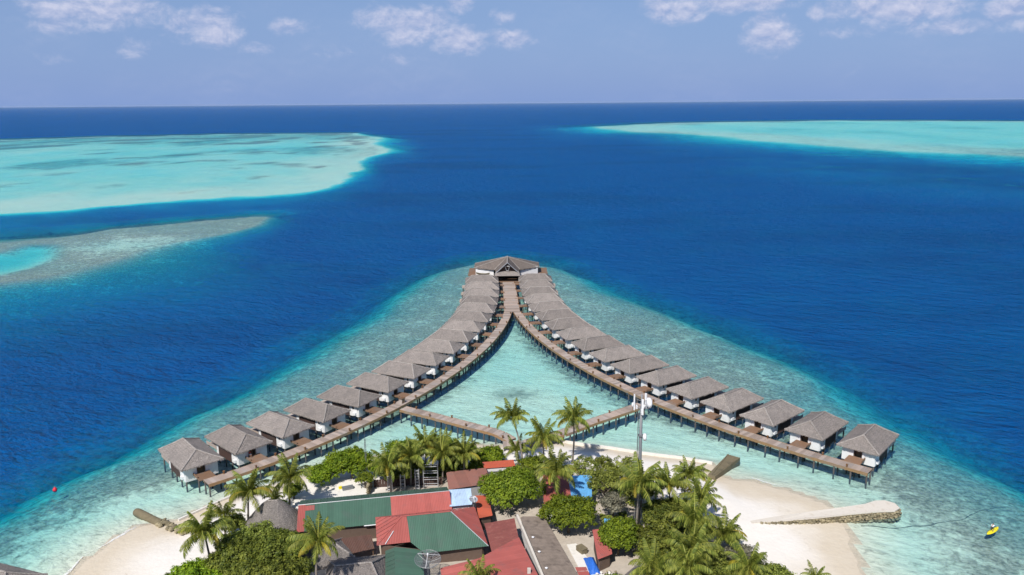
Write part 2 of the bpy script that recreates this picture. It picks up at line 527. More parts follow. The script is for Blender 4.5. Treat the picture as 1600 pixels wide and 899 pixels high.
class MB:
    """collects shapes; .mesh() makes one mesh"""

    def __init__(self):
        self.v = []; self.f = []; self.tone = None

    def add(self, vs, fs):
        o = len(self.v)
        self.v.extend([tuple(p) for p in vs])
        self.f.extend([tuple(i + o for i in f) for f in fs])

    def box(self, x0, x1, y0, y1, z0, z1):
        self.add([(x0, y0, z0), (x1, y0, z0), (x1, y1, z0), (x0, y1, z0), (x0, y0, z1), (x1, y0, z1), (x1, y1, z1), (x0, y1, z1)],
                 [(0, 3, 2, 1), (4, 5, 6, 7), (0, 1, 5, 4), (1, 2, 6, 5), (2, 3, 7, 6), (3, 0, 4, 7)])
        return self

    def tube(self, pts, radii, n=6, cap=True):
        pts = [Vector(p) for p in pts]
        rings = []
        for i, p in enumerate(pts):
            a = pts[max(i - 1, 0)]; b = pts[min(i + 1, len(pts) - 1)]
            d = (b - a).normalized() if (b - a).length > 1e-9 else Vector((0, 0, 1))
            q = Vector((0, 0, 1)) if abs(d.z) < 0.9 else Vector((1, 0, 0))
            s = d.cross(q).normalized(); t = s.cross(d)
            r = radii[i] if isinstance(radii, (list, tuple)) else radii
            rings.append([p + (s * math.cos(2 * math.pi * k / n) + t * math.sin(2 * math.pi * k / n)) * r for k in range(n)])
        vs = [p for r in rings for p in r]
        fs = []
        for i in range(len(pts) - 1):
            for k in range(n):
                fs.append((i * n + k, i * n + (k + 1) % n, (i + 1) * n + (k + 1) % n, (i + 1) * n + k))
        if cap:
            fs.append(tuple(reversed(range(n)))); fs.append(tuple(range((len(pts) - 1) * n, len(pts) * n)))
        self.add(vs, fs)
        return self

    def prism(self, poly, z0, z1):
        n = len(poly)
        self.add([(p[0], p[1], z0) for p in poly] + [(p[0], p[1], z1) for p in poly],
                 [tuple(reversed(range(n))), tuple(range(n, 2 * n))] + [(i, (i + 1) % n, n + (i + 1) % n, n + i) for i in range(n)])
        return self

    def mesh(self, name, mat, smooth=False):
        m = bpy.data.meshes.new(name)
        m.from_pydata(self.v, [], self.f)
        m.materials.append(MATS[mat])
        if smooth:
            m.polygons.foreach_set('use_smooth', [True] * len(m.polygons))
        m.update()
        return m

    def obj(self, name, mat, parent=None, smooth=False, loc=None):
        return link(name, self.mesh(name, mat, smooth), parent, loc)


def np_mesh(name, v, f, mat, attrs=None, smooth=False):
    """fast mesh from numpy arrays, faces all quads"""
    m = bpy.data.meshes.new(name)
    v = np.ascontiguousarray(v, dtype=np.float32); f = np.ascontiguousarray(f, dtype=np.int32)
    k = f.shape[1]
    m.vertices.add(len(v)); m.vertices.foreach_set('co', v.ravel())
    m.loops.add(f.size); m.loops.foreach_set('vertex_index', f.ravel())
    m.polygons.add(len(f))
    m.polygons.foreach_set('loop_start', np.arange(0, f.size, k, dtype=np.int32))
    for an, (dom, arr) in (attrs or {}).items():
        a = m.attributes.new(an, 'FLOAT', dom)
        a.data.foreach_set('value', np.ascontiguousarray(arr, dtype=np.float32))
    m.materials.append(MATS[mat])
    if smooth:
        m.polygons.foreach_set('use_smooth', np.ones(len(f), dtype=bool))
    m.update(calc_edges=True)
    m.validate()
    return m


ORD = ['first', 'second', 'third', 'fourth', 'fifth', 'sixth', 'seventh', 'eighth', 'ninth', 'tenth', 'eleventh', 'twelfth',
       'thirteenth', 'fourteenth', 'fifteenth', 'sixteenth', 'seventeenth']

# ------------------------------------------------------------------ layout of the two villa rows (metres, camera foot = origin)
LEFT = np.array([(-59.5, 141.15), (-52.14, 148.77), (-45.15, 156.62), (-38.81, 164.97), (-32.92, 173.69), (-27.58, 183.56), (-22.94, 192.83),
                 (-19.03, 203.0), (-14.99, 213.4), (-11.41, 224.5), (-9.06, 235.05), (-7.17, 245.6), (-5.63, 256.6), (-4.95, 268.3), (-4.75, 279.2),
                 (-4.9, 290.6), (-5.2, 302.0)])
RIGHT = np.array([(67.74, 145.44), (59.8, 152.85), (52.42, 160.54), (45.35, 168.76), (39.06, 176.92), (33.33, 186.18), (27.56, 194.92), (22.66, 205.04),
                  (18.38, 214.81), (14.44, 225.41), (10.95, 236.3), (8.39, 247.07), (6.28, 257.7), (4.5, 269.0), (3.5, 280.3), (2.95, 292.0), (2.69, 303.5)])
LEFT *= 1.0118; RIGHT *= 1.0118
TT = np.arange(1, 18)
FIT = {}
for key, arr in (('L', LEFT), ('R', RIGHT)):
    FIT[key] = (np.polyfit(TT, arr[:, 0], 5), np.polyfit(TT, arr[:, 1], 5))


def row_point(key, t):
    px, py = FIT[key]
    x, y = np.polyval(px, t), np.polyval(py, t)
    dx, dy = np.polyval(np.polyder(px), t), np.polyval(np.polyder(py), t)
    l = math.hypot(dx, dy)
    tx, ty = dx / l, dy / l                      # along the row, away from the beach
    ox, oy = (-ty, tx) if key == 'L' else (ty, -tx)   # outwards, to the open sea
    return (x, y), (tx, ty), (ox, oy)


# ------------------------------------------------------------------ terrain, seabed and sea
ISLAND = [(-69.6, 112.5), (-72, 100), (-80, 40), (-70, -60), (0, -120), (70, -60), (70, 40), (56, 90), (54.7, 110.7), (55.7, 118.4), (57.6, 124.7), (57.6, 131.6), (55.4, 134.8),
          (51.3, 138.4), (47, 141.6), (43, 142.4), (39.8, 144.5), (41, 149.3), (35.2, 152), (27.4, 154.3), (21.8, 156.8), (15.9, 158.7), (10, 161.1),
          (1.8, 160.6), (-6, 160.2), (-14.2, 161.2), (-22.3, 158.7), (-32.4, 154.2), (-41.2, 146.4), (-45.5, 142), (-49, 140.6), (-52.6, 138.3), (-55.8, 134),
          (-60.2, 128.3), (-65.1, 127.8), (-68.2, 122.5), (-69.5, 116.5)]
REEF = [(-91.9, 129.5), (-89.3, 133.6), (-88.6, 141.3), (-87.6, 147.8), (-84.4, 155.8), (-78.8, 163.5), (-75.3, 178.2), (-71.7, 188.4), (-67.8, 198.8),
        (-60.1, 222.4), (-55.7, 241.1), (-50.4, 261.3), (-44.9, 276.6), (-40.3, 305.4), (-37.5, 330), (-29, 358), (-15.8, 372), (0.1, 373), (15.7, 362),
        (25.6, 340), (33.7, 314), (47.2, 284.9), (56, 263.3), (63.8, 249.3), (72.3, 226.9), (79.6, 205.4), (80.8, 188.9), (83.3, 174.8), (86.4, 163.3),
        (87.5, 156.6), (92.6, 144.6), (94.9, 135.8), (98, 110), (108, 60), (110, -100), (0, -220), (-110, -100), (-105, 60), (-95, 110)]
LAGOON = [(-45, 143), (-36, 160), (-27, 175), (-14, 200), (-5, 232), (-0.5, 262), (4, 240), (12, 214), (21, 195), (36, 171), (60, 146), (52, 140), (41, 149), (10, 160), (-20, 158)]
REEF_A = [(-2600, 1700), (-1156, 1834), (-1014, 1983), (-810, 2061), (-576, 2097), (-395, 2102), (-277, 1769), (-251, 1488), (-188, 1196), (-200, 1125), (-177, 932), (-169, 788),
          (-174, 726), (-195, 660), (-245, 611), (-283, 586), (-319, 567), (-356, 552), (-600, 470), (-1500, 500), (-2800, 900)]
REEF_B = [(-700, 300), (-420, 390), (-280, 431), (-257, 453), (-244, 487), (-223, 502), (-197, 521), (-173, 538), (-162, 531), (-162, 490), (-167, 458), (-177, 436), (-192, 407),
          (-192, 386), (-198, 355), (-204, 335), (-215, 327), (-300, 270), (-500, 190), (-700, 200)]
POOL_B = [(-259, 397), (-259, 420), (-244, 419), (-228, 387), (-226, 364), (-229, 349), (-300, 330), (-340, 380)]
REEF_C = [(253, 2432), (556, 2799), (804, 2902), (1176, 2974), (1470, 2863), (1694, 2681), (3500, 1900), (3500, 800), (1200, 800), (658, 1033), (616, 1105), (575, 1204), (526, 1321), (489, 1537),
          (421, 1767), (324, 2030)]
SHOAL = [(300, 1010), (345, 890), (362, 800), (385, 745), (430, 660), (520, 600), (545, 625), (450, 690), (400, 770), (380, 820), (358, 900), (320, 1000)]


def sdf(poly, X, Y):
    """signed distance, positive inside"""
    P = np.array(poly, float)
    d2 = np.full(X.shape, 1e18); ins = np.zeros(X.shape, bool)
    for i in range(len(P)):
        ax, ay = P[i]; bx, by = P[(i + 1) % len(P)]
        ex, ey = bx - ax, by - ay
        wx, wy = X - ax, Y - ay
        t = np.clip((wx * ex + wy * ey) / (ex * ex + ey * ey), 0, 1)
        d2 = np.minimum(d2, (wx - ex * t) ** 2 + (wy - ey * t) ** 2)
        c = ((ay > Y) != (by > Y))
        with np.errstate(divide='ignore', invalid='ignore'):
            xi = (bx - ax) * (Y - ay) / (by - ay + 1e-12) + ax
        ins ^= c & (X < xi)
    return np.where(ins, 1, -1) * np.sqrt(d2)


TAB = np.random.default_rng(3).random((256, 256))


def vnoise(X, Y, s, octv=3):
    out = np.zeros(X.shape); amp = 1.0; tot = 0.0
    for o in range(octv):
        x = X / s + 17.3 * o; y = Y / s + 9.1 * o
        xi = np.floor(x).astype(int); yi = np.floor(y).astype(int)
        fx = x - xi; fy = y - yi
        fx = fx * fx * (3 - 2 * fx); fy = fy * fy * (3 - 2 * fy)
        g = lambda i, j: TAB[(xi + i) % 256, (yi + j) % 256]
        out += amp * ((g(0, 0) * (1 - fx) + g(1, 0) * fx) * (1 - fy) + (g(0, 1) * (1 - fx) + g(1, 1) * fx) * fy)
        tot += amp; amp *= 0.5; s = s / 2
    return out / tot - 0.5


def sst(x, a, b):
    t = np.clip((x - a) / (b - a), 0, 1)
    return t * t * (3 - 2 * t)


def axis(lo, hi, step, out_lo, out_hi, mid_lo, mid_hi):
    a = list(np.arange(lo, hi + 1e-6, step))
    def grow(start, sign, mid, end):
        r = []; x = start; s = step
        while sign * (end - x) > 0:
            s *= 1.03 if sign * (mid - x) > 0 else 1.35
            x += sign * s; r.append(x)
        return r
    return np.array(grow(lo, -1, mid_lo, out_lo)[::-1] + a + grow(hi, 1, mid_hi, out_hi))


def seafloor(X, Y):
    far = sst(np.hypot(X, Y), 300, 700)
    wob = 5.0 + far * 26
    Xw = X + vnoise(X, Y, 26 + 0 * X, 3) * 7 * (1 - far) + vnoise(X + 900, Y, 150.0, 5) * far * 95
    Yw = Y + vnoise(X + 500, Y + 300, 26 + 0 * X, 3) * 7 * (1 - far) + vnoise(X, Y + 700, 150.0, 4) * far * 90
    isl = sdf(ISLAND, X + vnoise(X, Y, 9.0, 2) * 1.2, Y + vnoise(X + 40, Y, 9.0, 2) * 1.2)
    reef = sdf(REEF, Xw, Yw) - 3.5
    # near reef flat
    off = np.maximum(-isl, 0)
    flat = -np.minimum(0.115 * off + 0.04, 1.2) - 0.55 * sst(off, 14, 45)
    flat += vnoise(X, Y, 14.0, 3) * 0.5 * sst(off, 4, 20)
    edge = sst(reef, 14, 0)
    z = flat * (1 - edge) + edge * -2.8
    z = np.where(reef < 0, -2.8 + 0.62 * reef - 0.03 * reef * reef, z)
    coral = 0.25 + 0.75 * sst(off, 7, 24)
    coral = coral * (1 - 0.30 * sst(-reef, 0, 9))
    lag = sdf(LAGOON, X, Y)
    coral = coral * (1 - 0.85 * sst(lag, -4, 6))
    z = np.where(lag > 0, np.minimum(z, z * (1 - sst(lag, 0, 8)) + sst(lag, 0, 8) * -1.35), z)
    grass = np.exp(-(((X - 0.5) / 9) ** 2 + ((Y - 194) / 7) ** 2)) * 1.0
    grass = np.maximum(grass * 0.8, 0.35 * np.exp(-(((X + 9) / 7) ** 2 + ((Y - 183) / 5) ** 2)))
    z = np.maximum(z, -40)
    # distant reefs
    a = sdf(REEF_A, Xw, Yw)
    n1 = vnoise(X, Y * 0.45, 120.0, 5)
    za = -1.5 - 2.1 * sst(a, 20, 160) * (0.75 + n1 * 1.8) * (0.25 + 0.75 * sst(Y - 0.35 * X, 640, 950)) + 0.3 * sst(Y, 900, 560) * sst(a, 0, 60)
    za = np.where(Y > 1500, za + 0.3, za)
    za = za - 1.0 * sst(Y, 1450, 1850)
    za = np.where(a < 0, -1.1 + 1.1 * a * sst(Y - 0.5 * X, 1500, 800) + 0.45 * a, za)
    ca = np.clip(0.15 + 1.0 * sst(Y - 0.2 * X, 1500, 2050) + 1.2 * sst(n1, 0.06, 0.2) + 0.8 * sst(X, -330, -200) * sst(Y, 800, 1300), 0, 1.2)
    n2 = vnoise(X + 333, Y * 0.8, 55.0, 4)
    ca = ca * 0.6 + 0.7 * sst(n2, 0.12, 0.26) * sst(a, 10, 60) + 0.9 * sst(n2, 0.0, 0.16) * sst(Y, 1200, 1700)
    za = za + n2 * 1.6 * sst(a, 10, 60)
    ca = ca * sst(a, 0, 20) * (0.15 + 0.85 * sst(Y - 0.35 * X, 700, 1000))
    b = sdf(REEF_B, Xw * 0.5 + X * 0.5, Yw * 0.5 + Y * 0.5)
    pool = sdf(POOL_B, Xw * 0.5 + X * 0.5, Yw * 0.5 + Y * 0.5)
    zb = -1.3 - 5.6 * sst(pool, -6, 14) + vnoise(X, Y, 30.0, 3) * 0.6
    zb = np.where(b < 0, -1.2 + (0.30 + 0.9 * sst(Y + 0.55 * X, 300, 380)) * b, zb)
    cb = 1.05 - 0.55 * np.exp(-(((X + 207) / 26) ** 2 + ((Y - 425) / 30) ** 2))
    cb = cb * (1 - 0.9 * sst(pool, -6, 10))
    c = sdf(REEF_C, Xw, Yw)
    zc = -2.0 - 1.8 * sst(c, 60, 260) * (0.8 + n1)
    zc = np.where(c < 0, -1.5 + 0.14 * c, zc)
    cc = np.clip(0.55 - 0.4 * sst(c, 60, 260) + n1 * 1.2, 0, 1)
    s = sdf(SHOAL, X, Y)
    zs = -26 + np.minimum(s, 0) * 0.2
    for zz, co in ((za, ca), (zb, cb), (zc, cc), (zs, 0.2 + 0 * z)):
        coral = np.where(zz > z, co, coral)
        z = np.maximum(z, zz)
    # the island
    steep = sst(X, -60, -52) * sst(X, 42, 37) * sst(Y, 120, 128)
    rise = np.minimum(isl * (0.055 + 0.075 * steep) + 0.02, 1.05 + 0.25 * sst(isl, 12, 30)) + vnoise(X, Y, 7.0, 3) * 0.16 * sst(isl, 2, 8)
    z = np.where(isl > 0, rise, z)
    return z, coral, grass, isl


SOIL = [(-58, 100), (-52, 118), (-44, 121), (-36, 128), (-27, 138), (-20, 150), (-8, 151), (6, 148), (20, 143), (30, 136), (35, 124), (42, 112), (48, 100), (0, 60)]


def build_ground():
    xs = axis(-190, 190, 1.7, -60000, 60000, -1700, 1700)
    ys = axis(60, 400, 1.7, -60000, 60000, 60, 3200)
    X, Y = np.meshgrid(xs, ys, indexing='xy')
    z, coral, grass, isl = seafloor(X, Y)
    ny, nx = X.shape
    idx = np.arange(nx * ny).reshape(ny, nx)
    F = np.stack([idx[:-1, :-1], idx[:-1, 1:], idx[1:, 1:], idx[1:, :-1]], -1).reshape(-1, 4)
    # refraction lifts the floor: deep ground is laid at its apparent depth
    za_ = np.where(z < -1.5, -1.5 + (z + 1.5) * 0.3, z)
    V = np.stack([X, Y, za_], -1).reshape(-1, 3)
    soil = sst(sdf(SOIL, X, Y), -2, 6).ravel()
    zf = z.ravel()[F].max(1)
    land = zf > -0.03
    for name, sel, mat, lab in (('beach', land, 'sand', 'white sand island with a tan wet edge along the water'),
                                ('seabed', ~land, 'seabed', 'pale sandy seabed with darker coral patches under clear water')):
        f = F[sel]
        used, inv = np.unique(f, return_inverse=True)
        m = np_mesh(name, V[used], inv.reshape(-1, 4), mat,
                    {'coral': ('POINT', coral.ravel()[used]), 'grass': ('POINT', grass.ravel()[used]), 'soil': ('POINT', soil[used])}, True)
        tag(link(name, m), lab, name, kind='structure')
    # the sea surface: one sheet; it knows how deep the water under it is
    dep = np.maximum(-z, 0).ravel()
    keep = (z.ravel()[F].min(1) < 0.02)
    f = F[keep]
    used, inv = np.unique(f, return_inverse=True)
    W = V[used].copy(); W[:, 2] = 0.0
    m = np_mesh('sea', W, inv.reshape(-1, 4), 'water', {'depth': ('POINT', dep[used])}, True)
    tag(link('sea', m), 'turquoise lagoon and deep blue sea reaching the horizon', 'sea', kind='structure')


build_ground()


def ground_z(x, y):
    z = float(seafloor(np.array([[float(x)]]), np.array([[float(y)]]))[0][0, 0])
    return z if z > -1.5 else -1.5 + (z + 1.5) * 0.3


def foam(name, pts, width, label):
    P = [Vector((x, y, 0)) for x, y in pts]
    dense = []
    for a, b in zip(P[:-1], P[1:]):
        k = max(2, int((b - a).length / 0.5))
        dense += [a.lerp(b, i / k) for i in range(k)]
    dense.append(P[-1])
    v = []; e = []; f = []
    for i, p in enumerate(dense):
        d = (dense[min(i + 1, len(dense) - 1)] - dense[max(i - 1, 0)]).normalized()
        n = Vector((-d.y, d.x, 0))
        w = width * (0.6 + 0.5 * math.sin(i * 0.21) + random.uniform(-.15, .15))
        sh = 0.5 * math.sin(i * 0.13) + 0.3 * math.sin(i * 0.37)
        taper = min(1, i / 10, (len(dense) - 1 - i) / 10)
        for k in range(4):
            q = p + n * (sh + w * (k / 3 - 0.5))
            v.append((q.x, q.y, 0.035)); e.append((0.0, 1.0, 0.8, -0.4)[k] - (1 - taper) * 0.8)
        if i:
            o = 4 * i
            for k in range(3):
                f.append((o - 4 + k, o - 3 + k, o + 1 + k, o + k))
    m = np_mesh(name, np.array(v), np.array(f), 'foam', {'edge': ('POINT', np.array(e))})
    return tag(link(name, m), label, 'foam', kind='stuff')


foam('foam', [(-71.2, 107), (-70.6, 112.5), (-70.3, 117), (-68.9, 122.8), (-66.2, 127.4), (-64.2, 128.4)], 1.3, 'thin white line of surf along the tan beach by the rocky groyne')
foam('foam', [(43.5, 143.6), (46.5, 142.9), (49.0, 141.2), (51.2, 139.4), (53.0, 137.6)], 0.8, 'short white lip of surf in the cove beside the curved breakwater')

# ------------------------------------------------------------------ walkways on stilts
DECK = 2.2
PANEL_L = 0.80


def box_mesh(name, sx, sy, sz, mat):
    return MB().box(-sx / 2, sx / 2, -sy / 2, sy / 2, -sz / 2, sz / 2).mesh(name, mat)


def boards_mesh(name, w, l, t, n, mat):
    """one deck panel: n boards laid across the walkway with open joints, on two bearers"""
    mb = MB()
    p = l / n
    for i in range(n):
        dz = random.uniform(-0.012, 0.012)
        mb.box(-w / 2 + random.uniform(-.02, .02), w / 2 + random.uniform(-.02, .02), -l / 2 + i * p + 0.012, -l / 2 + (i + 1) * p - 0.012, -t / 2 + dz, t / 2 + dz)
    return mb.mesh(name, mat)


PANELS = [boards_mesh('deck_panel', 2.6, PANEL_L, 0.07, 3, 'deck_wood') for _ in range(4)]
POST = MB().tube([(0, 0, 0), (0, 0, 5.2)], 0.17, 8).mesh('post', 'post_concrete', True)
LAMP = MB().box(-0.13, 0.13, -0.13, 0.13, 0, 0.5).box(-0.2, 0.2, -0.2, 0.2, 0.5, 0.58).mesh('bollard_lamp', 'door_wood')
BEAM = box_mesh('cross_beam', 2.3, 0.22, 0.26, 'brown_wall')


def resample(pts, step):
    P = [Vector((p[0], p[1], 0)) for p in pts]
    cum = [0]
    for a, b in zip(P[:-1], P[1:]):
        cum.append(cum[-1] + (b - a).length)
    n = max(1, int(round(cum[-1] / step)))
    out = []; j = 0
    for i in range(n + 1):
        s = cum[-1] * i / n
        while j < len(P) - 2 and cum[j + 1] < s:
            j += 1
        out.append(P[j].lerp(P[j + 1], (s - cum[j]) / (cum[j + 1] - cum[j])))
    return out


def walkway(label, pts, width=2.6, zs=None, post_step=3.6, lamp_step=11.0, widths=None, fascia=(True, True), cap=True, lamp_side=(1, -1), post_len=None):
    root = empty('walkway', (pts[0][0], pts[0][1], 0), 0, label, 'walkway')
    org = Vector((pts[0][0], pts[0][1], 0))
    line = resample(pts, PANEL_L)
    n = len(line) - 1
    L = n * PANEL_L
    zf = (lambda t: DECK) if zs is None else zs
    wf = (lambda t: width) if widths is None else widths
    for i in range(n):
        a, b = line[i], line[i + 1]
        c = (a + b) / 2 - org
        d = b - a
        t = (i + 0.5) / n
        o = link('deck_panel', random.choice(PANELS), root, (c.x, c.y, zf(t) - 0.035 + random.uniform(-.008, .008)),
                 (math.atan2(-(zf(t - .5 / n) - zf(t + .5 / n)), d.length), 0, math.atan2(d.y, d.x) - math.pi / 2 + random.uniform(-.006, .006)))
        o.scale = (wf(t) / 2.6, d.length / PANEL_L, 1)
    # side boards hung along both edges
    for si, s in enumerate((1, -1)):
        if not fascia[si]:
            continue
        mb = MB()
        for i in range(n):
            a, b = line[i], line[i + 1]
            for h in (0, 1):
                t = (i + 0.25 + h * 0.5) / n
                c = a.lerp(b, 0.25 + 0.5 * h)
                d = (b - a).normalized(); nn = Vector((-d.y, d.x, 0)) * s
                p = c + nn * (wf(t) / 2 + 0.045) - org
                z1 = zf(t) + 0.03 + random.uniform(-.015, .015); z0 = zf(t) - random.uniform(0.52, 0.62)
                hw = (b - a).length * 0.25 - 0.012
                q = d * hw; r = nn * 0.03
                mb.add([p - q - r + Vector((0, 0, z0)), p + q - r + Vector((0, 0, z0)), p + q + r + Vector((0, 0, z0)), p - q + r + Vector((0, 0, z0)),
                        p - q - r + Vector((0, 0, z1)), p + q - r + Vector((0, 0, z1)), p + q + r + Vector((0, 0, z1)), p - q + r + Vector((0, 0, z1))],
                       [(0, 3, 2, 1), (4, 5, 6, 7), (0, 1, 5, 4), (1, 2, 6, 5), (2, 3, 7, 6), (3, 0, 4, 7)])
        o = mb.obj('side_boards', 'fascia_wood', root)
        o['kind'] = 'stuff'
    k = max(1, int(round(L / post_step)))
    for i in range(k + 1):
        j = min(n - 1, int(i * n / k)); c = line[j] if i < k else line[n]
        d = (line[j + 1] - line[j]).normalized(); nn = Vector((-d.y, d.x, 0))
        t = i / k
        rz = math.atan2(nn.y, nn.x)
        cc = c - org + d * (0.2 if i == 0 else (-0.2 if i == k else 0))
        bm = link('cross_beam', BEAM, root, (cc.x, cc.y, zf(t) - 0.30), (0, 0, rz)); bm.scale = (wf(t) / 2.6, 1, 1)
        for s in (1, -1):
            q = cc + nn * s * (wf(t) / 2 - 0.22)
            if zf(t) < 1.8:
                continue
            link('post', POST, root, (q.x, q.y, zf(t) - 0.44 - 5.2))
    m = int(L / lamp_step)
    for i in range(m):
        for s in lamp_side:
            ti = (i + (0.35 if s == 1 else 0.85)) / m
            if ti >= 1: continue
            j = min(n - 1, int(ti * n)); d = (line[j + 1] - line[j]).normalized(); nn = Vector((-d.y, d.x, 0))
            q = line[j] - org + nn * s * (wf(ti) / 2 - 0.2)
            link('bollard_lamp', LAMP, root, (q.x, q.y, zf(ti) + 0.012), (0, 0, math.atan2(d.y, d.x)))
    return root


def row_line(key, t0, t1, off):
    pts = []
    for t in np.linspace(t0, t1, 120):
        (x, y), (tx, ty), (ox, oy) = row_point(key, t)
        pts.append((x - ox * off, y - oy * off))
    return pts


LL = [p for p in row_line('L', 0.90, 15, 4.0) if p[1] < 264.5]
RL = [p for p in row_line('R', 0.66, 15, 4.0) if p[1] < 265.0]
walkway('curved timber walkway on stilts serving the left-hand row of villas', LL, 2.6)
walkway('curved timber walkway on stilts serving the right-hand row of villas', RL, 2.6)
walkway('wide straight timber walkway leading to the gabled pavilion at the tip', [(-0.05, 264.2), (-0.5, 283), (-1.35, 310.6)], 5.2, post_step=4.5, widths=lambda t: 5.3 - 0.5 * t)
walkway('timber footbridge from the left-hand row down to the beach', [(-25.9, 176.2), (-18.4, 171.6), (-8.3, 164.9), (-2.7, 161.4), (-0.4, 158.9)], 2.5,
        zs=lambda t: DECK - 0.55 * max(0, (t - 0.82) / 0.18), lamp_step=9)
walkway('timber footbridge from the right-hand row down to the beach', [(30.4, 177.2), (23.7, 171.9), (18.1, 167.6), (10.6, 161.2), (6.0, 158.8), (2.6, 157.2)], 2.6,
        zs=lambda t: DECK - 0.55 * max(0, (t - 0.80) / 0.20), lamp_step=9)
ln = empty('landing', (0.6, 156.3, 1.0), 0, 'low timber landing where the two footbridges meet on the sand', 'landing')
for i in range(7):
    link('deck_panel', random.choice(PANELS), ln, (-2.4 + i * 0.8, 0.2, 0.62), (0, 0, math.pi / 2)).scale = (1.25, 1, 1)
for sx in (-1, 1):
    for sy in (-1, 1):
        MB().box(sx * 2.5 - .12, sx * 2.5 + .12, sy * 1.3 - .12, sy * 1.3 + .12, -0.5, 0.58).obj('post', 'post_concrete', ln)
# wooden cabinet at the junction
cb = empty('wooden_cabinet', (-26.5, 179.4, DECK), math.radians(58), 'small pale wooden cabinet standing where footbridge meets the left-hand walkway', 'cabinet')
MB().box(-0.55, 0.55, -0.4, 0.4, 0, 1.15).obj('body', 'sundeck_wood', cb)
MB().box(-0.7, 0.7, -0.52, 0.52, 1.15, 1.25).obj('top', 'door_wood', cb)
for sx in (-0.26, 0.26):
    MB().box(sx - .24, sx + .24, -0.43, -0.403, 0.1, 1.05).obj('door', 'fascia_wood', cb)


# ------------------------------------------------------------------ water villas
def quad_patch(mb, a, b, c, d, nu, nv, amp, rnd):
    a, b, c, d = map(Vector, (a, b, c, d))
    nrm = (b - a).cross(d - a)
    nrm = nrm.normalized() if nrm.length > 1e-6 else Vector((0, 0, 1))
    vs = []
    for j in range(nv + 1):
        for i in range(nu + 1):
            u, v = i / nu, j / nv
            p = a.lerp(b, u).lerp(d.lerp(c, u), v)
            if 0 < i < nu and 0 < j < nv:
                p = p + nrm * rnd.uniform(-amp, amp) - Vector((0, 0, 0.12)) * (4 * v * (1 - v)) * 0.6
            elif 0 < j < nv:
                p = p - Vector((0, 0, 0.12)) * (4 * v * (1 - v)) * 0.6
            vs.append(p)
    w = nu + 1
    mb.add(vs, [(j * w + i, j * w + i + 1, (j + 1) * w + i + 1, (j + 1) * w + i) for j in range(nv) for i in range(nu)])


def hip_thatch(hw, y0, y1, ze, zr, hy0, hy1, seed, fringe=True, mat='villa_thatch', skirt=0.3, name='roof'):
    """hipped thatch with shaggy eaves; returns roof mesh and ridge-cap mesh"""
    rnd = random.Random(seed)
    mb = MB()
    A, B, C, D = (-hw, y0, ze), (hw, y0, ze), (hw, y1, ze), (-hw, y1, ze)
    R1, R2 = (0, y0 + hy0, zr), (0, y1 - hy1, zr)
    am = 0.035
    quad_patch(mb, A, B, R1, R1, 10, 8, am, rnd)
    quad_patch(mb, C, D, R2, R2, 10, 8, am, rnd)
    quad_patch(mb, B, C, R2, R1, 14, 8, am, rnd)
    quad_patch(mb, D, A, R1, R2, 14, 8, am, rnd)
    mb.add([(x * 0.985, y, z - 0.12) for x, y, z in (A, D, C, B)], [(0, 1, 2, 3)])
    if fringe:
        loop = [Vector(p) for p in (A, B, C, D)]
        cen = Vector((0, (y0 + y1) / 2, ze))
        for i in range(4):
            p, q = loop[i], loop[(i + 1) % 4]
            l = (q - p).length; k = int(l / 0.17)
            d = (q - p).normalized(); o = Vector((d.y, -d.x, 0))
            for j in range(k):
                s = p + d * (l * (j + rnd.uniform(-.2, .2)) / k); e = s + d * (0.20 + rnd.uniform(0, .06))
                dr = skirt * (0.55 + rnd.random() * 0.75) * (1.5 if rnd.random() < 0.12 else 1)
                mid = (s + e) / 2 + o * rnd.uniform(0.02, 0.12) - Vector((0, 0, dr))
                mb.add([s + o * 0.01 + Vector((0, 0, .03)), e + o * 0.01 + Vector((0, 0, .03)), mid + d * 0.07, mid - d * 0.07], [(0, 1, 2, 3)])
    m = mb.mesh(name, mat)
    rc = MB()
    for p, q in ((A, R1), (B, R1), (C, R2), (D, R2), (R1, R2)):
        p, q = Vector(p), Vector(q)
        k = 7
        pts = []
        for i in range(k + 1):
            v = i / k
            z = -0.072 * (4 * v * (1 - v)) if (p - q).z != 0 else 0
            pts.append(p.lerp(q, v) + Vector((rnd.uniform(-.025, .025), rnd.uniform(-.025, .025), z + 0.0)))
        rc.tube([q_ + Vector((0, 0, 0.05)) for q_ in pts], 0.15, 6)
    return m, rc.mesh('ridge_cap', 'ridge_thatch')


VD = 3.0              # deck level in the villa's own frame; villas stand with it at the walkway level
VW, VL = 4.15, 13.0        # half width of the eaves, length of the roof
VE, VR = 4.85, 6.95
ROOFS = [hip_thatch(VW, 0, VL, VE, VR, 3.1, 2.8, 100 + i, skirt=0.22) for i in range(5)]


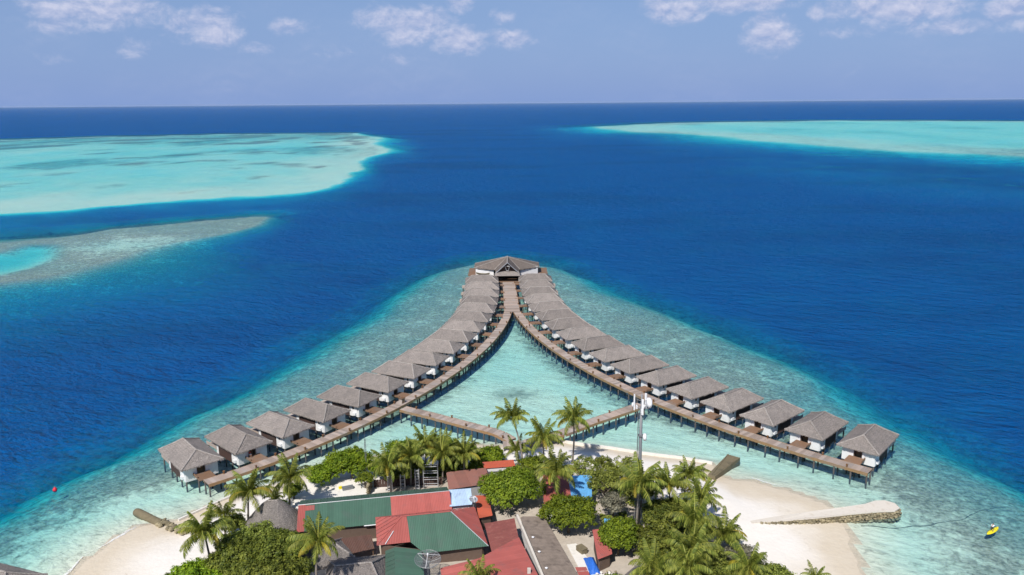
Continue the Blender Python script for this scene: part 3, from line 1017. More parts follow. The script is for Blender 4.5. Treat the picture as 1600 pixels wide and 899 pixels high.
def villa_parts(s):
    """meshes of one villa; s = -1 when the service side (window, air conditioner) faces -X"""
    w = 3.15; f = 0.85; b = 10.4; z0 = 1.8; z1 = VE + 0.12
    P = []
    P.append(('front_wall', MB().box(-w, -0.95, f, f + 0.2, z0, z1).mesh('front_wall', 'white_wall')))
    P.append(('front_wall', MB().box(0.75, w, f, f + 0.2, z0, z1).mesh('front_wall', 'white_wall')))
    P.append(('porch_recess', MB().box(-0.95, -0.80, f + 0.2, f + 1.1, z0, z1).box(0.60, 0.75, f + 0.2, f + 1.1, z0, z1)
              .box(-0.8, 0.6, f + 1.0, f + 1.1, z0, z1).mesh('porch_recess', 'brown_wall')))  # recess lining coloured brown to carry its dark shading
    P.append(('door', MB().box(-0.72, 0.52, f + 0.93, f + 0.995, VD + 0.05, z1 - 0.25).mesh('door', 'door_wood')))
    for sx in (-1, 1):
        x0, x1 = (sx * w - 0.1, sx * w + 0.1)
        y2 = f + 2.75
        P.append(('side_wall', MB().box(x0 + 0.003, x1 - 0.003, f + 0.2, y2, z0 + .003, z1).mesh('side_wall', 'white_wall')))
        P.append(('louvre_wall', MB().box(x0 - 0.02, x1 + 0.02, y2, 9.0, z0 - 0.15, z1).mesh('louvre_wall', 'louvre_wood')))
        P.append(('side_wall', MB().box(x0, x1, 9.0, 9.9, z0 + .002, z1).mesh('side_wall', 'white_wall')))
    P.append(('rear_glazing', MB().box(-w + 0.1, w - 0.1, 9.6, 9.7, 2.72, z1).mesh('rear_glazing', 'dark_glass')))
    P.append(('floor', MB().box(-w + .1, w - .1, f + 0.2, 9.6, z0 - 0.06, z0 + 0.1).mesh('floor', 'concrete')))
    P.append(('window', MB().box(s * w + s * 0.1 - 0.03, s * w + s * 0.1 + 0.03, f + 1.45, f + 1.85, 3.5, 4.6).mesh('window', 'dark_glass')))
    P.append(('air_conditioner', MB().box(s * w + s * 0.12, s * w + s * 0.55, f + 0.75, f + 1.6, 2.2, 2.8).mesh('air_conditioner', 'white_metal')))
    P.append(('porch', MB().box(-1.75, 1.45, -2.62, f - 0.02, VD - 0.16, VD - 0.015).mesh('porch', 'porch_wood')))
    P.append(('porch_rail', MB().box(-1.75 if s < 0 else 1.3, -1.6 if s < 0 else 1.45, -1.4, f - 0.03, VD - 0.01, VD + 0.32).mesh('porch_rail', 'porch_wood')))
    sx0, sx1 = (-3.3, 1.6) if s < 0 else (-1.6, 3.3)
    P.append(('rear_deck', MB().box(sx0, sx1, 9.72, 14.3, 2.55, 2.7).mesh('rear_deck', 'sundeck_wood')))
    P.append(('deck_rail', MB().box(sx0 + (0 if s < 0 else 4.8), sx0 + (0.1 if s < 0 else 4.9), 10.0, 14.3, 2.703, 3.3).mesh('deck_rail', 'sundeck_wood')))
    posts = [(x, y) for y in (f + 0.35, 3.9, 6.7, 9.4) for x in (-w + 0.15, w - 0.15)] + [(sx0 + 0.3, 13.9), (sx1 - 0.3, 13.9), (-1.4, -1.0), (1.1, -1.0)]
    return P, posts


VPARTS = {-1: villa_parts(-1), 1: villa_parts(1)}
VPOST = MB().tube([(0, 0, 0), (0, 0, 5.0)], 0.16, 8).mesh('post', 'post_concrete', True)


def villa(key, i):
    (x, y), (tx, ty), (ox, oy) = row_point(key, i + 1)
    rz = math.atan2(oy, ox) - math.pi / 2 + random.uniform(-.02, .02)
    s = -1 if key == 'L' else 1
    side = 'left-hand' if key == 'L' else 'right-hand'
    if i == 0:
        lab = 'grey-thatched white water villa on stilts at the beach end of the %s row' % side
    elif i == 16:
        lab = 'grey-thatched water villa of the %s row standing closest to the gabled pavilion' % side
    else:
        lab = 'grey-thatched white water villa on stilts, %s from the beach in the %s row' % (ORD[i], side)
    root = empty('water_villa', (x, y, DECK - VD), rz, lab, 'villa', 'thatched water villas in two rows on stilts')
    rm, cm = ROOFS[(i * 3 + (0 if key == 'L' else 1)) % 5]
    r = link('roof', rm, root)
    link('ridge_cap', cm, r)
    parts, posts = VPARTS[s]
    for nm, me in parts:
        link(nm, me, root)
    for px, py in posts:
        top = 1.73 if py > 0 else VD - 0.17
        if py > 12: top = 2.54
        link('post', VPOST, root, (px, py, top - 5.0))
    return root


for i in range(17):
    villa('L', i)
    villa('R', i)


# ------------------------------------------------------------------ pavilion at the tip
def pavilion():
    ox, oy = -1.8, 310.6
    root = empty('pavilion', (ox, oy, -0.8), 0, 'thatched pavilion with tall front gable and white walls at tip of the piers', 'pavilion')
    # platform
    MB().prism([(-16.5, 14), (-13.5, 11.5), (-5.5, 9.5), (-5.5, 0.2), (5.5, 0.2), (5.5, 9.5), (13.0, 11.5), (16.8, 15.2), (16.8, 28), (-16.5, 28)], 2.5, 2.95).obj('platform', 'porch_wood', root)
    # main roof: pyramid over an eight-sided plan
    apex = Vector((0, 15.6, 10.35))
    plan = [(-14.0, 15.0), (-5.4, 10.9), (5.1, 10.9), (13.4, 16.4), (13.4, 25), (5, 28), (-5.4, 28), (-14.0, 24.5)]
    rnd = random.Random(5)
    mb = MB(); cap = MB()
    for i in range(len(plan)):
        p = Vector((*plan[i], 5.75)); q = Vector((*plan[(i + 1) % len(plan)], 5.75))
        quad_patch(mb, p, q, apex, apex, 10, 8, 0.04, rnd)
        cap.tube([p, apex], 0.16, 6)
        l = (q - p).length; d = (q - p).normalized(); o = Vector((d.y, -d.x, 0))
        for j in range(int(l / 0.2)):
            s = p + d * (j * 0.2); e = s + d * 0.24; dr = 0.3 * (0.5 + rnd.random())
            m_ = (s + e) / 2 + o * 0.06 - Vector((0, 0, dr))
            mb.add([s, e, m_ + d * .08, m_ - d * .08], [(0, 1, 2, 3)])
    r = mb.obj('main_roof', 'pavilion_thatch', root)
    cap.obj('ridge_cap', 'ridge_thatch', r)
    # gabled entrance wing
    g = MB()
    zr, ze, hw = 10.5, 5.9, 4.9
    quad_patch(g, (-hw, 2.2, ze), (0, 2.2 - 0.9, zr), (0, 15.6, zr), (-hw, 11.6, ze), 10, 10, 0.03, rnd)
    quad_patch(g, (0, 2.2 - 0.9, zr), (hw, 2.2, ze), (hw, 11.6, ze), (0, 15.6, zr), 10, 10, 0.03, rnd)
    gr = g.obj('gable_roof', 'pavilion_thatch', root)
    MB().tube([(0, 1.2, zr + .02), (0, 15.6, zr + .02)], 0.22, 6).obj('ridge_cap', 'ridge_thatch', gr)
    bb = MB()
    for sx in (-1, 1):
        bb.tube([(sx * (hw + .1), 2.05, ze - 0.1), (0, 1.15, zr + 0.05)], 0.16, 5)
    bb.obj('barge_board', 'galvanised', gr)
    # skirt roof under the gable
    sk = MB()
    quad_patch(sk, (-5.2, -0.3, 5.45), (5.2, -0.3, 5.45), (4.5, 2.75, 6.75), (-4.5, 2.75, 6.75), 14, 6, 0.04, rnd)
    quad_patch(sk, (5.2, -0.3, 5.45), (5.2, 4, 5.45), (4.5, 4, 6.75), (4.5, 2.75, 6.75), 4, 4, 0.03, rnd)
    quad_patch(sk, (-5.2, 4, 5.45), (-5.2, -0.3, 5.45), (-4.5, 2.75, 6.75), (-4.5, 4, 6.75), 4, 4, 0.03, rnd)
    sk.obj('skirt_roof', 'villa_thatch', root)
    MB().add([(-4.4, 3.4, 6.3), (4.4, 3.4, 6.3), (0, 3.4, 10.2)], [(0, 1, 2)])
    gi = MB(); gi.add([(-4.4, 3.6, 6.3), (4.4, 3.6, 6.3), (0.0, 3.6, 10.25)], [(0, 1, 2)]); gi.obj('gable_shade_panel', 'brown_wall', root)  # dark triangle painted in for the shaded gable interior
    st = MB()
    st.tube([(-1.5, 2.0, 8.95), (1.5, 2.0, 8.95)], 0.11, 6)
    st.obj('collar_beam', 'galvanised', root)
    for a, b in (((-0.9, 1.9, 8.9), (-0.35, 1.9, 7.1)), ((0.9, 1.9, 8.9), (0.35, 1.9, 7.1)), ((-.35, 1.9, 7.1), (.35, 1.9, 7.1))):
        MB().tube([a, b], 0.09, 6).obj('gable_strut', 'galvanised', root)
    # walls
    def wall(p, q, z0, z1, mat='white_wall', name='wall', th=0.12):
        p, q = Vector((*p, 0)), Vector((*q, 0)); d = (q - p).normalized(); o = Vector((-d.y, d.x, 0)) * th
        m = MB(); m.prism([(p - o)[:2], (q - o)[:2], (q + o)[:2], (p + o)[:2]], z0, z1); return m.obj(name, mat, root)
    wall((-13.2, 14.9), (-5.7, 12.0), 2.95, 5.9)
    wall((5.3, 12.0), (12.6, 16.0), 2.95, 5.9)
    wall((-13.2, 15.1), (-13.2, 24), 2.95, 5.9); wall((12.6, 16.3), (12.6, 24.5), 2.95, 5.9)
    wall((-13, 24.2), (12.4, 24.7), 2.95, 5.9)
    for sx, ps in ((-1, ((-11.6, 14.28), (-8.6, 13.12))), (1, ((6.9, 12.9), (9.3, 14.2), (11.4, 15.35)))):
        for (x, y) in ps:
            a = math.atan2(-2.9, 7.5) if sx < 0 else math.atan2(4.0, 7.3)
            o = MB().box(-0.5, 0.5, -0.2, -0.13, 5.15, 5.6).obj('window', 'dark_glass', root); o.location = (x, y, 0); o.rotation_euler = (0, 0, a)
    MB().box(-4.3, 4.3, 7.2, 7.35, 2.95, 6.2).obj('entrance_shade_sheet', 'shade_cable_black', root)  # near-black sheet added as the shade inside the open entrance
    for sx in (-4.6, 4.6):
        MB().box(sx - 0.16, sx + 0.16, 0.4, 0.72, 2.95, 5.5).obj('column', 'white_wall', root)
        MB().box(sx - 0.12, sx + 0.12, 0.75, 7.2, 3.0, 5.4).obj('side_screen', 'brown_wall', root)
    for x in (-14, -8, -3, 3, 8, 14):
        for y in (14 if abs(x) > 9 else 3 if abs(x) < 4 else 12, 20, 26):
            link('post', VPOST, root, (x, y, 2.49 - 5))


pavilion()
# old wooden rowing boat shape leaning on the pavilion wall
def boat():
    root = empty('dinghy', (-12.0, 322.2, 2.45), math.radians(-12), 'small olive boat hull displayed before the white pavilion wall', 'boat')
    mb = MB(); n = 9
    vs = []
    for i in range(n):
        t = i / (n - 1) * 2 - 1
        w = 0.55 * (1 - abs(t) ** 2.2) + 0.03; k = 0.55 * abs(t) ** 2.5
        vs += [(t * 2.9, -w, 0.75 + k), (t * 2.9, 0, 0.05 + k), (t * 2.9, w, 0.75 + k)]
    fs = []
    for i in range(n - 1):
        o = 3 * i
        fs += [(o, o + 1, o + 4, o + 3), (o + 1, o + 2, o + 5, o + 4)]
    mb.add(vs, fs); mb.obj('hull', 'stained_concrete', root)
    for x in (-1, 1):
        MB().box(x - .12, x + .12, -0.48, 0.48, 0.62, 0.68).obj('thwart', 'door_wood', root)
boat()


# ------------------------------------------------------------------ shore works
def wall_along(name, pts, w, z0, z1, mat, label, cat, joint=3.0):
    """low wall cast in bays"""
    line = resample(pts, joint)
    org = line[0]
    root = empty(name, (org.x, org.y, 0), 0, label, cat)
    for a, b in zip(line[:-1], line[1:]):
        d = (b - a).normalized(); n = Vector((-d.y, d.x, 0)) * w / 2
        a2, b2 = a + d * 0.012 - org, b - d * 0.012 - org
        dz = random.uniform(-.02, .02)
        MB().prism([(a2 - n)[:2], (b2 - n)[:2], (b2 + n)[:2], (a2 + n)[:2]], z0, z1 + dz).obj('wall_bay', mat, root)
    return root


wall_along('seawall', [(40.5, 149.6), (35.2, 152.1), (27.4, 154.5), (21.8, 157.0), (15.9, 158.9), (10.2, 161.2), (4.5, 161.0)], 0.4, -1.2, 0.5, 'white_concrete',
           'low white seawall edging the lagoon beach below the footbridges', 'seawall')
wall_along('seawall', [(-59.6, 128.6), (-55.6, 134.2), (-52.4, 138.4), (-48.9, 140.9), (-45.4, 142.3)], 0.32, -1.2, 0.42, 'white_concrete',
           'low white seawall running behind the palms near the end villa', 'seawall')


def stone(name, parent, loc, size, seed, mat='rock'):
    rnd = random.Random(seed)
    mb = MB()
    vs = []
    for i in range(5):
        th = math.pi * i / 4
        for k in range(7):
            ph = 2 * math.pi * k / 7 + i * 0.3
            r = 1 + rnd.uniform(-.22, .22)
            vs.append((size[0] * r * math.sin(th) * math.cos(ph), size[1] * r * math.sin(th) * math.sin(ph), size[2] * r * math.cos(th)))
    fs = [(i * 7 + k, i * 7 + (k + 1) % 7, (i + 1) * 7 + (k + 1) % 7, (i + 1) * 7 + k) for i in range(4) for k in range(7)]
    mb.add(vs, fs)
    return link(name, mb.mesh(name, mat), parent, loc, (rnd.uniform(-.3, .3), rnd.uniform(-.3, .3), rnd.uniform(0, 6)))


# rock groyne on the left beach: a sand-filled tube outside, loose rocks on the landward half
gl = empty('groyne', (-62, 127.8, 0), 0, 'brown groyne with a smooth rounded outer end and loose rocks inland', 'groyne')
gd = Vector((-68.9, 132.2, 0)) - Vector((-56.0, 123.2, 0)); gl_len = gd.length; gd.normalize()
gs = Vector((-56.0, 123.2, 0)) - Vector((-62, 127.8, 0))
tb = MB()
pts = []; rad = []
for i in range(15):
    t = i / 14
    pts.append(gs + gd * (gl_len * (0.50 + 0.52 * t)) + Vector((0, 0, 0.0 - 0.05 * t)))
    e = max(0, (t - 0.86) / 0.14)
    rad.append((0.80 + random.uniform(-.05, .05)) * math.sqrt(max(0.05, 1 - e * e)))
tb.tube(pts, rad, 12); tb.obj('sand_tube', 'stained_concrete', gl, True)
for i in range(26):
    t = random.uniform(0.02, 0.53); s = random.uniform(-0.75, 0.75)
    n = Vector((-gd.y, gd.x, 0))
    p = gs + gd * (gl_len * t) + n * s
    zz = 0.9 - 0.75 * t - abs(s) * 0.25
    stone('rock', gl, (p.x, p.y, zz), (random.uniform(.4, .75), random.uniform(.35, .6), random.uniform(.28, .45)), 300 + i)

# sloping concrete groyne slab on the right
gr_ = empty('groyne', (42, 148, 0), 0, 'weathered concrete groyne slab sloping into the lagoon at the seawall end', 'groyne')
m = MB()
a = [(-4.1, -5.2), (-2.9, -6.0), (4.6, 3.4), (2.4, 4.9)]
m.add([(x, y, -1.6) for x, y in a] + [(-4.1, -5.2, 1.2), (-2.9, -6.0, 1.15), (4.6, 3.4, 0.55), (2.4, 4.9, 0.65)],
      [(3, 2, 1, 0), (4, 5, 6, 7), (0, 1, 5, 4), (1, 2, 6, 5), (2, 3, 7, 6), (3, 0, 4, 7)])
m.obj('slab', 'stained_concrete', gr_)
for sgn, (p, q) in enumerate((((-3.2, -5.75, 1.18), (4.45, 3.3, 0.58)), ((-3.5, -5.5, 1.2), (2.5, 4.8, 0.67)))):
    MB().tube([p, q], 0.12, 5).obj('kerb', 'stained_concrete', gr_)


def breakwater():
    root = empty('breakwater', (54, 127.5, 0), 0, 'white-topped stone breakwater curving out to a rounded end', 'breakwater')
    o = Vector((54, 127.5, 0))
    up_ = [(38.5, 124.9), (45, 126.3), (52.8, 128.0), (59, 129.4), (63, 130.4), (65.4, 131.6), (67.2, 131.7), (68.5, 130.6), (68.6, 128.9), (67.2, 127.8), (64.5, 127.7), (59, 126.9), (52, 125.6), (45, 124.9), (38.4, 124.4)]
    poly = [(x - o.x, y - o.y) for x, y in up_]
    zt = lambda x: 1.25 if x > -6 else 0.75 + (x + 15.5) / 9.5 * 0.5
    n = len(poly)
    mb = MB()
    mb.add([(x, y, zt(x) - 0.16) for x, y in poly] + [(x, y, zt(x) + 0.06) for x, y in poly],
           [tuple(range(n))] + [tuple(range(2 * n - 1, n - 1, -1))] + [(i, (i + 1) % n, n + (i + 1) % n, n + i) for i in range(n)])
    mb.obj('coping', 'coping_concrete', root)
    # battered rubble face, every visible stone laid on its own
    core = MB()
    core.add([(x * 1.0, y, -1.8) for x, y in poly] + [(x * 0.998, y * 0.97, zt(x) - 0.17) for x, y in poly],
             [tuple(range(n))] + [(i, (i + 1) % n, n + (i + 1) % n, n + i) for i in range(n)])
    core.obj('rubble_core', 'stained_concrete', root)
    k = 0
    for i in range(6, n - 1):
        p, q = Vector((*poly[i], 0)), Vector((*poly[i + 1], 0))
        l = (q - p).length; d = (q - p).normalized(); out = Vector((d.y, -d.x, 0))
        if i < 9: pass
        nn = max(1, int(l / 0.55))
        c = Vector((5, 2.0, 0))
        if out.dot((p + q) / 2 - c) < 0: out = -out
        for j in range(nn):
            for row in range(4):
                zz = -0.25 + row * 0.36
                pos = p + d * (l * (j + 0.5 + 0.25 * (row % 2)) / nn) + out * (0.28 - 0.09 * row)
                if zz > zt(pos.x) - 0.15: continue
                if k < 240:
                    stone('rock', root, (pos.x + random.uniform(-.12, .12), pos.y + random.uniform(-.1, .1), zz + random.uniform(-.1, .1)), (random.uniform(.24, .44), random.uniform(.24, .36), random.uniform(.16, .28)), 700 + k, 'rock'); k += 1


breakwater()

# dark cable lying on the reef flat past the breakwater
cab = MB()
cpts = []
P0 = [(60.5, 125.6), (67.5, 126.2), (72, 127.0), (77, 128.3), (82, 130.4), (86, 133.5), (91, 134.2)]
for i, p in enumerate(resample(P0, 0.8)):
    gx, gy = p.x + 0.15 * math.sin(i * 1.3), p.y + 0.2 * math.sin(i * 0.7)
    cpts.append((gx, gy, ground_z(gx, gy) + 0.1))
cab.tube(cpts, [0.03 + 0.09 * random.random() ** 2 for _ in cpts], 5)
tag(cab.obj('sunken_pipe', 'submerged_cable'), 'dark pipe line lying on the reef flat beyond the breakwater end', 'pipe')

by = empty('mooring_buoy', (-88.3, 140.7, 0), 0, 'round red mooring buoy floating at the reef edge', 'buoy')
sp = MB()
sp.tube([(0, 0, -0.45), (0, 0, -0.35), (0, 0, -0.1), (0, 0, 0.2), (0, 0, 0.45), (0, 0, 0.6)], [0.08, 0.26, 0.4, 0.4, 0.26, 0.08], 12)
sp.obj('float', 'red_buoy', by, True)
rg = MB().tube([(0.12 * math.cos(a), 0, 0.66 + 0.12 * math.sin(a)) for a in np.linspace(0, 2 * math.pi, 9)], 0.03, 5)
rg.obj('ring', 'galvanised', by)


# ------------------------------------------------------------------ sheet-roofed buildings
def strip_mesh(poly, u0, u1, e, s, n, org, amp, pitch, rnd, mat):
    """one corrugated sheet: the part of a convex roof polygon between two lines up the slope"""
    pts = [((p - org).dot(e), p) for p in poly]
    us = [u0]
    while us[-1] + pitch / 2 < u1 - 1e-6:
        us.append(us[-1] + pitch / 2)
    us.append(u1)
    lo, hi = [], []
    for u in us:
        xs = []
        for i in range(len(pts)):
            (ua, a), (ub, b) = pts[i], pts[(i + 1) % len(pts)]
            if abs(ub - ua) < 1e-9:
                if abs(ua - u) < 1e-4: xs += [a, b]
                continue
            t = (u - ua) / (ub - ua)
            if -1e-6 <= t <= 1 + 1e-6:
                xs.append(a.lerp(b, min(1, max(0, t))))
        if not xs:
            continue
        xs.sort(key=lambda p: (p - org).dot(s))
        lo.append(xs[0]); hi.append(xs[-1])
    if len(lo) < 2:
        return None
    dz = rnd.uniform(-.006, .006)
    mb = MB(); vs = []
    for i, (a, b) in enumerate(zip(lo, hi)):
        off = n * (amp * (1 if i % 2 else -1) + dz)
        vs += [a + off, b + off]
    mb.add(vs, [(2 * i, 2 * i + 2, 2 * i + 3, 2 * i + 1) for i in range(len(lo) - 1)])
    return mb.mesh('roof_sheet', mat)


def roof_face(root, poly, mat, eave=None, sheet=1.15, pitch=0.26, amp=0.022):
    """poly: world points; first two give the eave direction"""
    poly = [Vector(p) for p in poly]
    org = root.location.copy()
    poly = [p - org for p in poly]
    e = ((Vector(eave[1]) - Vector(eave[0])) if eave else (poly[1] - poly[0])); e.normalize()
    # plane normal (Newell)
    n = Vector((0, 0, 0))
    for i in range(len(poly)):
        a, b = poly[i], poly[(i + 1) % len(poly)]
        n += Vector(((a.y - b.y) * (a.z + b.z), (a.z - b.z) * (a.x + b.x), (a.x - b.x) * (a.y + b.y)))
    n.normalize()
    if n.z < 0: n = -n
    e = (e - n * e.dot(n)).normalized()
    s = n.cross(e)
    us = [(p - poly[0]).dot(e) for p in poly]
    lo, hi = min(us) + 1e-4, max(us) - 1e-4
    k = max(1, int(round((hi - lo) / sheet)))
    rnd = random.Random(int(abs(lo * 100)) + len(poly))
    for i in range(k):
        a = lo + (hi - lo) * i / k; b = lo + (hi - lo) * (i + 1) / k
        m = strip_mesh(poly, a, b, e, s, n, poly[0], amp, pitch, rnd, mat)
        if m: link('roof_sheet', m, root)


def walls_under(root, corners, z0, tops, mat, inset=0.5, name='wall'):
    """walls below a roof outline, set in from the eaves"""
    org = root.location
    P = [Vector((c[0], c[1], 0)) for c in corners]
    cen = sum(P, Vector((0, 0, 0))) / len(P)
    Q = []
    for p in P:
        d = p - cen; Q.append(cen + d * max(0.2, 1 - inset / d.length) - Vector((org.x, org.y, 0)))
    for i in range(len(Q)):
        a, b = Q[i], Q[(i + 1) % len(Q)]
        d = (b - a).normalized(); nn = Vector((-d.y, d.x, 0)) * 0.1
        za, zb = tops[i] - 0.15, tops[(i + 1) % len(Q)] - 0.15
        mb = MB()
        a2, b2 = a + d * 0.1, b - d * 0.1
        ps = [a2 - nn, b2 - nn, b2 + nn, a2 + nn]
        mb.add([(p.x, p.y, z0 - org.z) for p in ps] + [(p.x, p.y, z - org.z) for p, z in zip(ps, (za, zb, zb, za))],
               [(0, 3, 2, 1), (4, 5, 6, 7), (0, 1, 5, 4), (1, 2, 6, 5), (2, 3, 7, 6), (3, 0, 4, 7)])
        mb.obj(name, mat, root)


def lathe_line(root, pts, r, mat, name):
    org = root.location
    o = MB().tube([Vector(p) - org for p in pts], r, 5).obj(name, mat, root)
    return o


G0 = 0.9    # below the sand
# long hall: green front and back, red at its far end
A = empty('long_hall', (-36.1, 122.9, 0), 0, 'long shed with green and red corrugated roof beside the white courtyard', 'building')
ud = Vector((0.983, 0.182, 0)); pd = Vector((0.182, -0.983, 0)); RA = Vector((-36.1, 122.9, 6.0))
ap = lambda u, p, z: RA + ud * u + pd * p + Vector((0, 0, z - 6.0))
roof_face(A, [ap(0.9, 5.7, 4.2), ap(15.1, 5.7, 4.2), ap(15.1, 0, 6), ap(0.9, 0, 6)], 'green_sheet')
roof_face(A, [ap(-0.3, 5.7, 4.2), ap(0.9, 5.7, 4.2), ap(0.9, 0, 6), ap(-0.3, 0, 6)], 'red_sheet')
roof_face(A, [ap(0.9, 1.4, 5.61), ap(2.4, 1.4, 5.61), ap(2.4, 0.35, 5.95), ap(0.9, 0.35, 5.95)], 'red_sheet')
roof_face(A, [ap(15.1, 4.7, 4.52), ap(25.3, 4.7, 4.52), ap(25.3, 0, 6), ap(15.1, 0, 6)], 'pink_sheet')
roof_face(A, [ap(25.3, -4.4, 4.6), ap(-0.3, -4.4, 4.6), ap(-0.3, 0, 6), ap(25.3, 0, 6)], 'dull_green_sheet')
lathe_line(A, [ap(-0.4, 0, 6.03), ap(25.4, 0, 6.03)], 0.07, 'galvanised', 'ridge_cap')
lathe_line(A, [ap(10.5, 5.75, 4.15), ap(15.1, 5.75, 4.15)], 0.09, 'white_metal', 'gutter')
walls_under(A, [ap(0, 5.4, 0)[:2], ap(15, 5.4, 0)[:2], ap(25, 4.4, 0)[:2], ap(25, -4.2, 0)[:2], ap(0, -4.2, 0)[:2]], G0, [4.2, 4.2, 4.4, 4.5, 4.5], 'brown_wall')  # walls coloured dark brown for the shade under the front eave

B = empty('hipped_hall', (-18.1, 117.0, 0), 0, 'hipped hall roof, red on its sides and green on the front slope', 'building')
ub = Vector((0.982, 0.189, 0)); pb = Vector((0.189, -0.982, 0)); RB = Vector((-18.1, 117.0, 7.0))
bp = lambda u, p, z: RB + ub * u + pb * p + Vector((0, 0, z - 7.0))
bz = lambda p: 7 - 0.508 * p
roof_face(B, [bp(-4.2, -5, 4.65), bp(-4.2, 4.3, 4.82), bp(0, 0, 7)], 'red_sheet')
roof_face(B, [bp(-4.2, 4.3, 4.82), bp(1.0, 4.3, 4.82), bp(0.8, 0, 7), bp(0, 0, 7)], 'red_sheet')
roof_face(B, [bp(3.0, 6.3, bz(6.3)), bp(13.1, 6.3, bz(6.3)), bp(7.94, 0, 7), bp(0.8, 0, 7), bp(1.0, 4.3, bz(4.3))], 'green_sheet')
roof_face(B, [bp(13.1, 6.3, bz(6.3)), bp(12.6, -5.2, 4.6), bp(7.94, 0, 7)], 'red_sheet')
roof_face(B, [bp(12.6, -5.2, 4.6), bp(-4.2, -5, 4.65), bp(0, 0, 7), bp(7.94, 0, 7)], 'pink_sheet')
lathe_line(B, [bp(0, 0, 7.03), bp(7.94, 0, 7.03)], 0.11, 'red_sheet', 'ridge_cap')
lathe_line(B, [bp(7.94, 0, 7.03), bp(13.1, 6.3, bz(6.3) + .03)], 0.065, 'galvanised', 'hip_cap')
lathe_line(B, [bp(0, 0, 7.03), bp(-4.2, 4.3, 4.85)], 0.09, 'red_sheet', 'hip_cap')
lathe_line(B, [bp(-2.9, 4.35, 4.95), bp(-1.5, 2.4, 5.95)], 0.06, 'white_metal', 'drain_pipe')
walls_under(B, [bp(-3.9, 4, 0)[:2], bp(3.0, 5.8, 0)[:2], bp(12.7, 5.9, 0)[:2], bp(12.2, -4.9, 0)[:2], bp(-3.9, -4.7, 0)[:2]], G0, [4.7, 3.9, 3.8, 4.5, 4.5], 'brown_wall')

C = empty('annex', (-17.5, 107, 0), 0, 'low annex with dark green sheet roof behind the wire mesh dish', 'building')
roof_face(C, [(-12.5, 100, 3.75), (-14.55, 112.6, 3.75), (-18.7, 112.0, 4.55), (-16.7, 99.5, 4.55)], 'green_sheet', eave=((-12.5, 100, 0), (-14.4, 112.6, 0)), amp=0.012)
roof_face(C, [(-20.1, 111.8, 4.05), (-18.2, 99.3, 4.05), (-16.7, 99.5, 4.55), (-18.7, 112.0, 4.55)], 'dull_green_sheet', eave=((-20.1, 112.7, 0), (-18.2, 99.5, 0)), amp=0.012)
walls_under(C, [(-12.6, 100), (-14.5, 112.3), (-19.9, 111.5), (-18.2, 99.4)], G0, [3.7, 3.7, 4.0, 4.0], 'white_wall')

E_ = empty('workshop', (-4, 105, 0), 0, 'large workshop with faded pink-red sheet roof at the bottom of the photo', 'building')
roof_face(E_, [(-9.2, 96, 4.2), (-11.1, 106.7, 4.2), (-5.4, 108.1, 4.85), (-3.9, 96, 4.85)], 'pink_sheet', eave=((-9.2, 96, 0), (-11.1, 106.7, 0)), amp=0.012)
roof_face(E_, [(5.3, 96, 5.15), (-3.9, 96, 4.85), (-5.4, 108.1, 4.85), (0.75, 113.6, 5.15)], 'red_sheet', eave=((5.3, 96, 0), (0.75, 113.6, 0)), amp=0.012)
walls_under(E_, [(-9.2, 96), (-11.0, 106.6), (-5.4, 108), (0.7, 113.4), (5.2, 96)], G0, [4.2, 4.2, 4.8, 5.1, 5.1], 'white_wall')
MB().box(5.9, 6.4, -1.4, -0.9, 4.9, 5.8).obj('chimney', 'concrete', E_)

F_ = empty('side_shed', (-2, 116, 0), 0, 'shed with old maroon corrugated sheets between green hip and brown felt roof', 'building')
roof_face(F_, [(-3.5, 111.8, 3.6), (0.75, 114.1, 4.55), (0.1, 120.2, 4.75), (-4.9, 119.9, 4.0)], 'maroon_sheet', eave=((-3.5, 111.8, 3.6), (-4.9, 119.9, 4.0)), sheet=0.9)
walls_under(F_, [(-3.4, 112.2), (0.6, 114.3), (0.0, 119.9), (-4.6, 119.6)], G0, [3.6, 4.5, 4.7, 3.9], 'brown_wall', 0.6)

G_ = empty('felt_roof_hall', (5, 108, 0), 0, 'long low building with weathered brown felt roof and white roof vents', 'building')
roof_face(G_, [(11.4, 96, 4.5), (5.0, 121.1, 4.5), (0.95, 119.9, 5.25), (5.8, 96, 5.25)], 'felt_roof', eave=((11.6, 97, 0), (5.1, 121.1, 0)), sheet=2.6, pitch=1.0, amp=0.012)
walls_under(G_, [(11.1, 96.2), (4.9, 120.8), (1.2, 119.7), (6.1, 96.2)], G0, [4.5, 4.5, 5.2, 5.2], 'white_wall', 0.4)
m = MB(); a = Vector((0.55, 120.4, 0)) - Vector((5, 108, 0)); b = Vector((5.5, 96, 0)) - Vector((5, 108, 0)); d = (b - a).normalized(); nn = Vector((-d.y, d.x, 0)) * 0.17
m.prism([(a - nn)[:2], (b - nn)[:2], (b + nn)[:2], (a + nn)[:2]], 4.6, 5.33); m.obj('parapet', 'coping_concrete', G_)
for t in (0.30, 0.47, 0.65, 0.85):
    p = a.lerp(b, t) + Vector((0.95, 0.2, 0))
    MB().tube([(p.x, p.y, 5.02), (p.x, p.y, 5.32), (p.x, p.y, 5.34), (p.x, p.y, 5.45)], [0.09, 0.09, 0.24, 0.05], 8).obj('roof_vent', 'white_metal', G_)

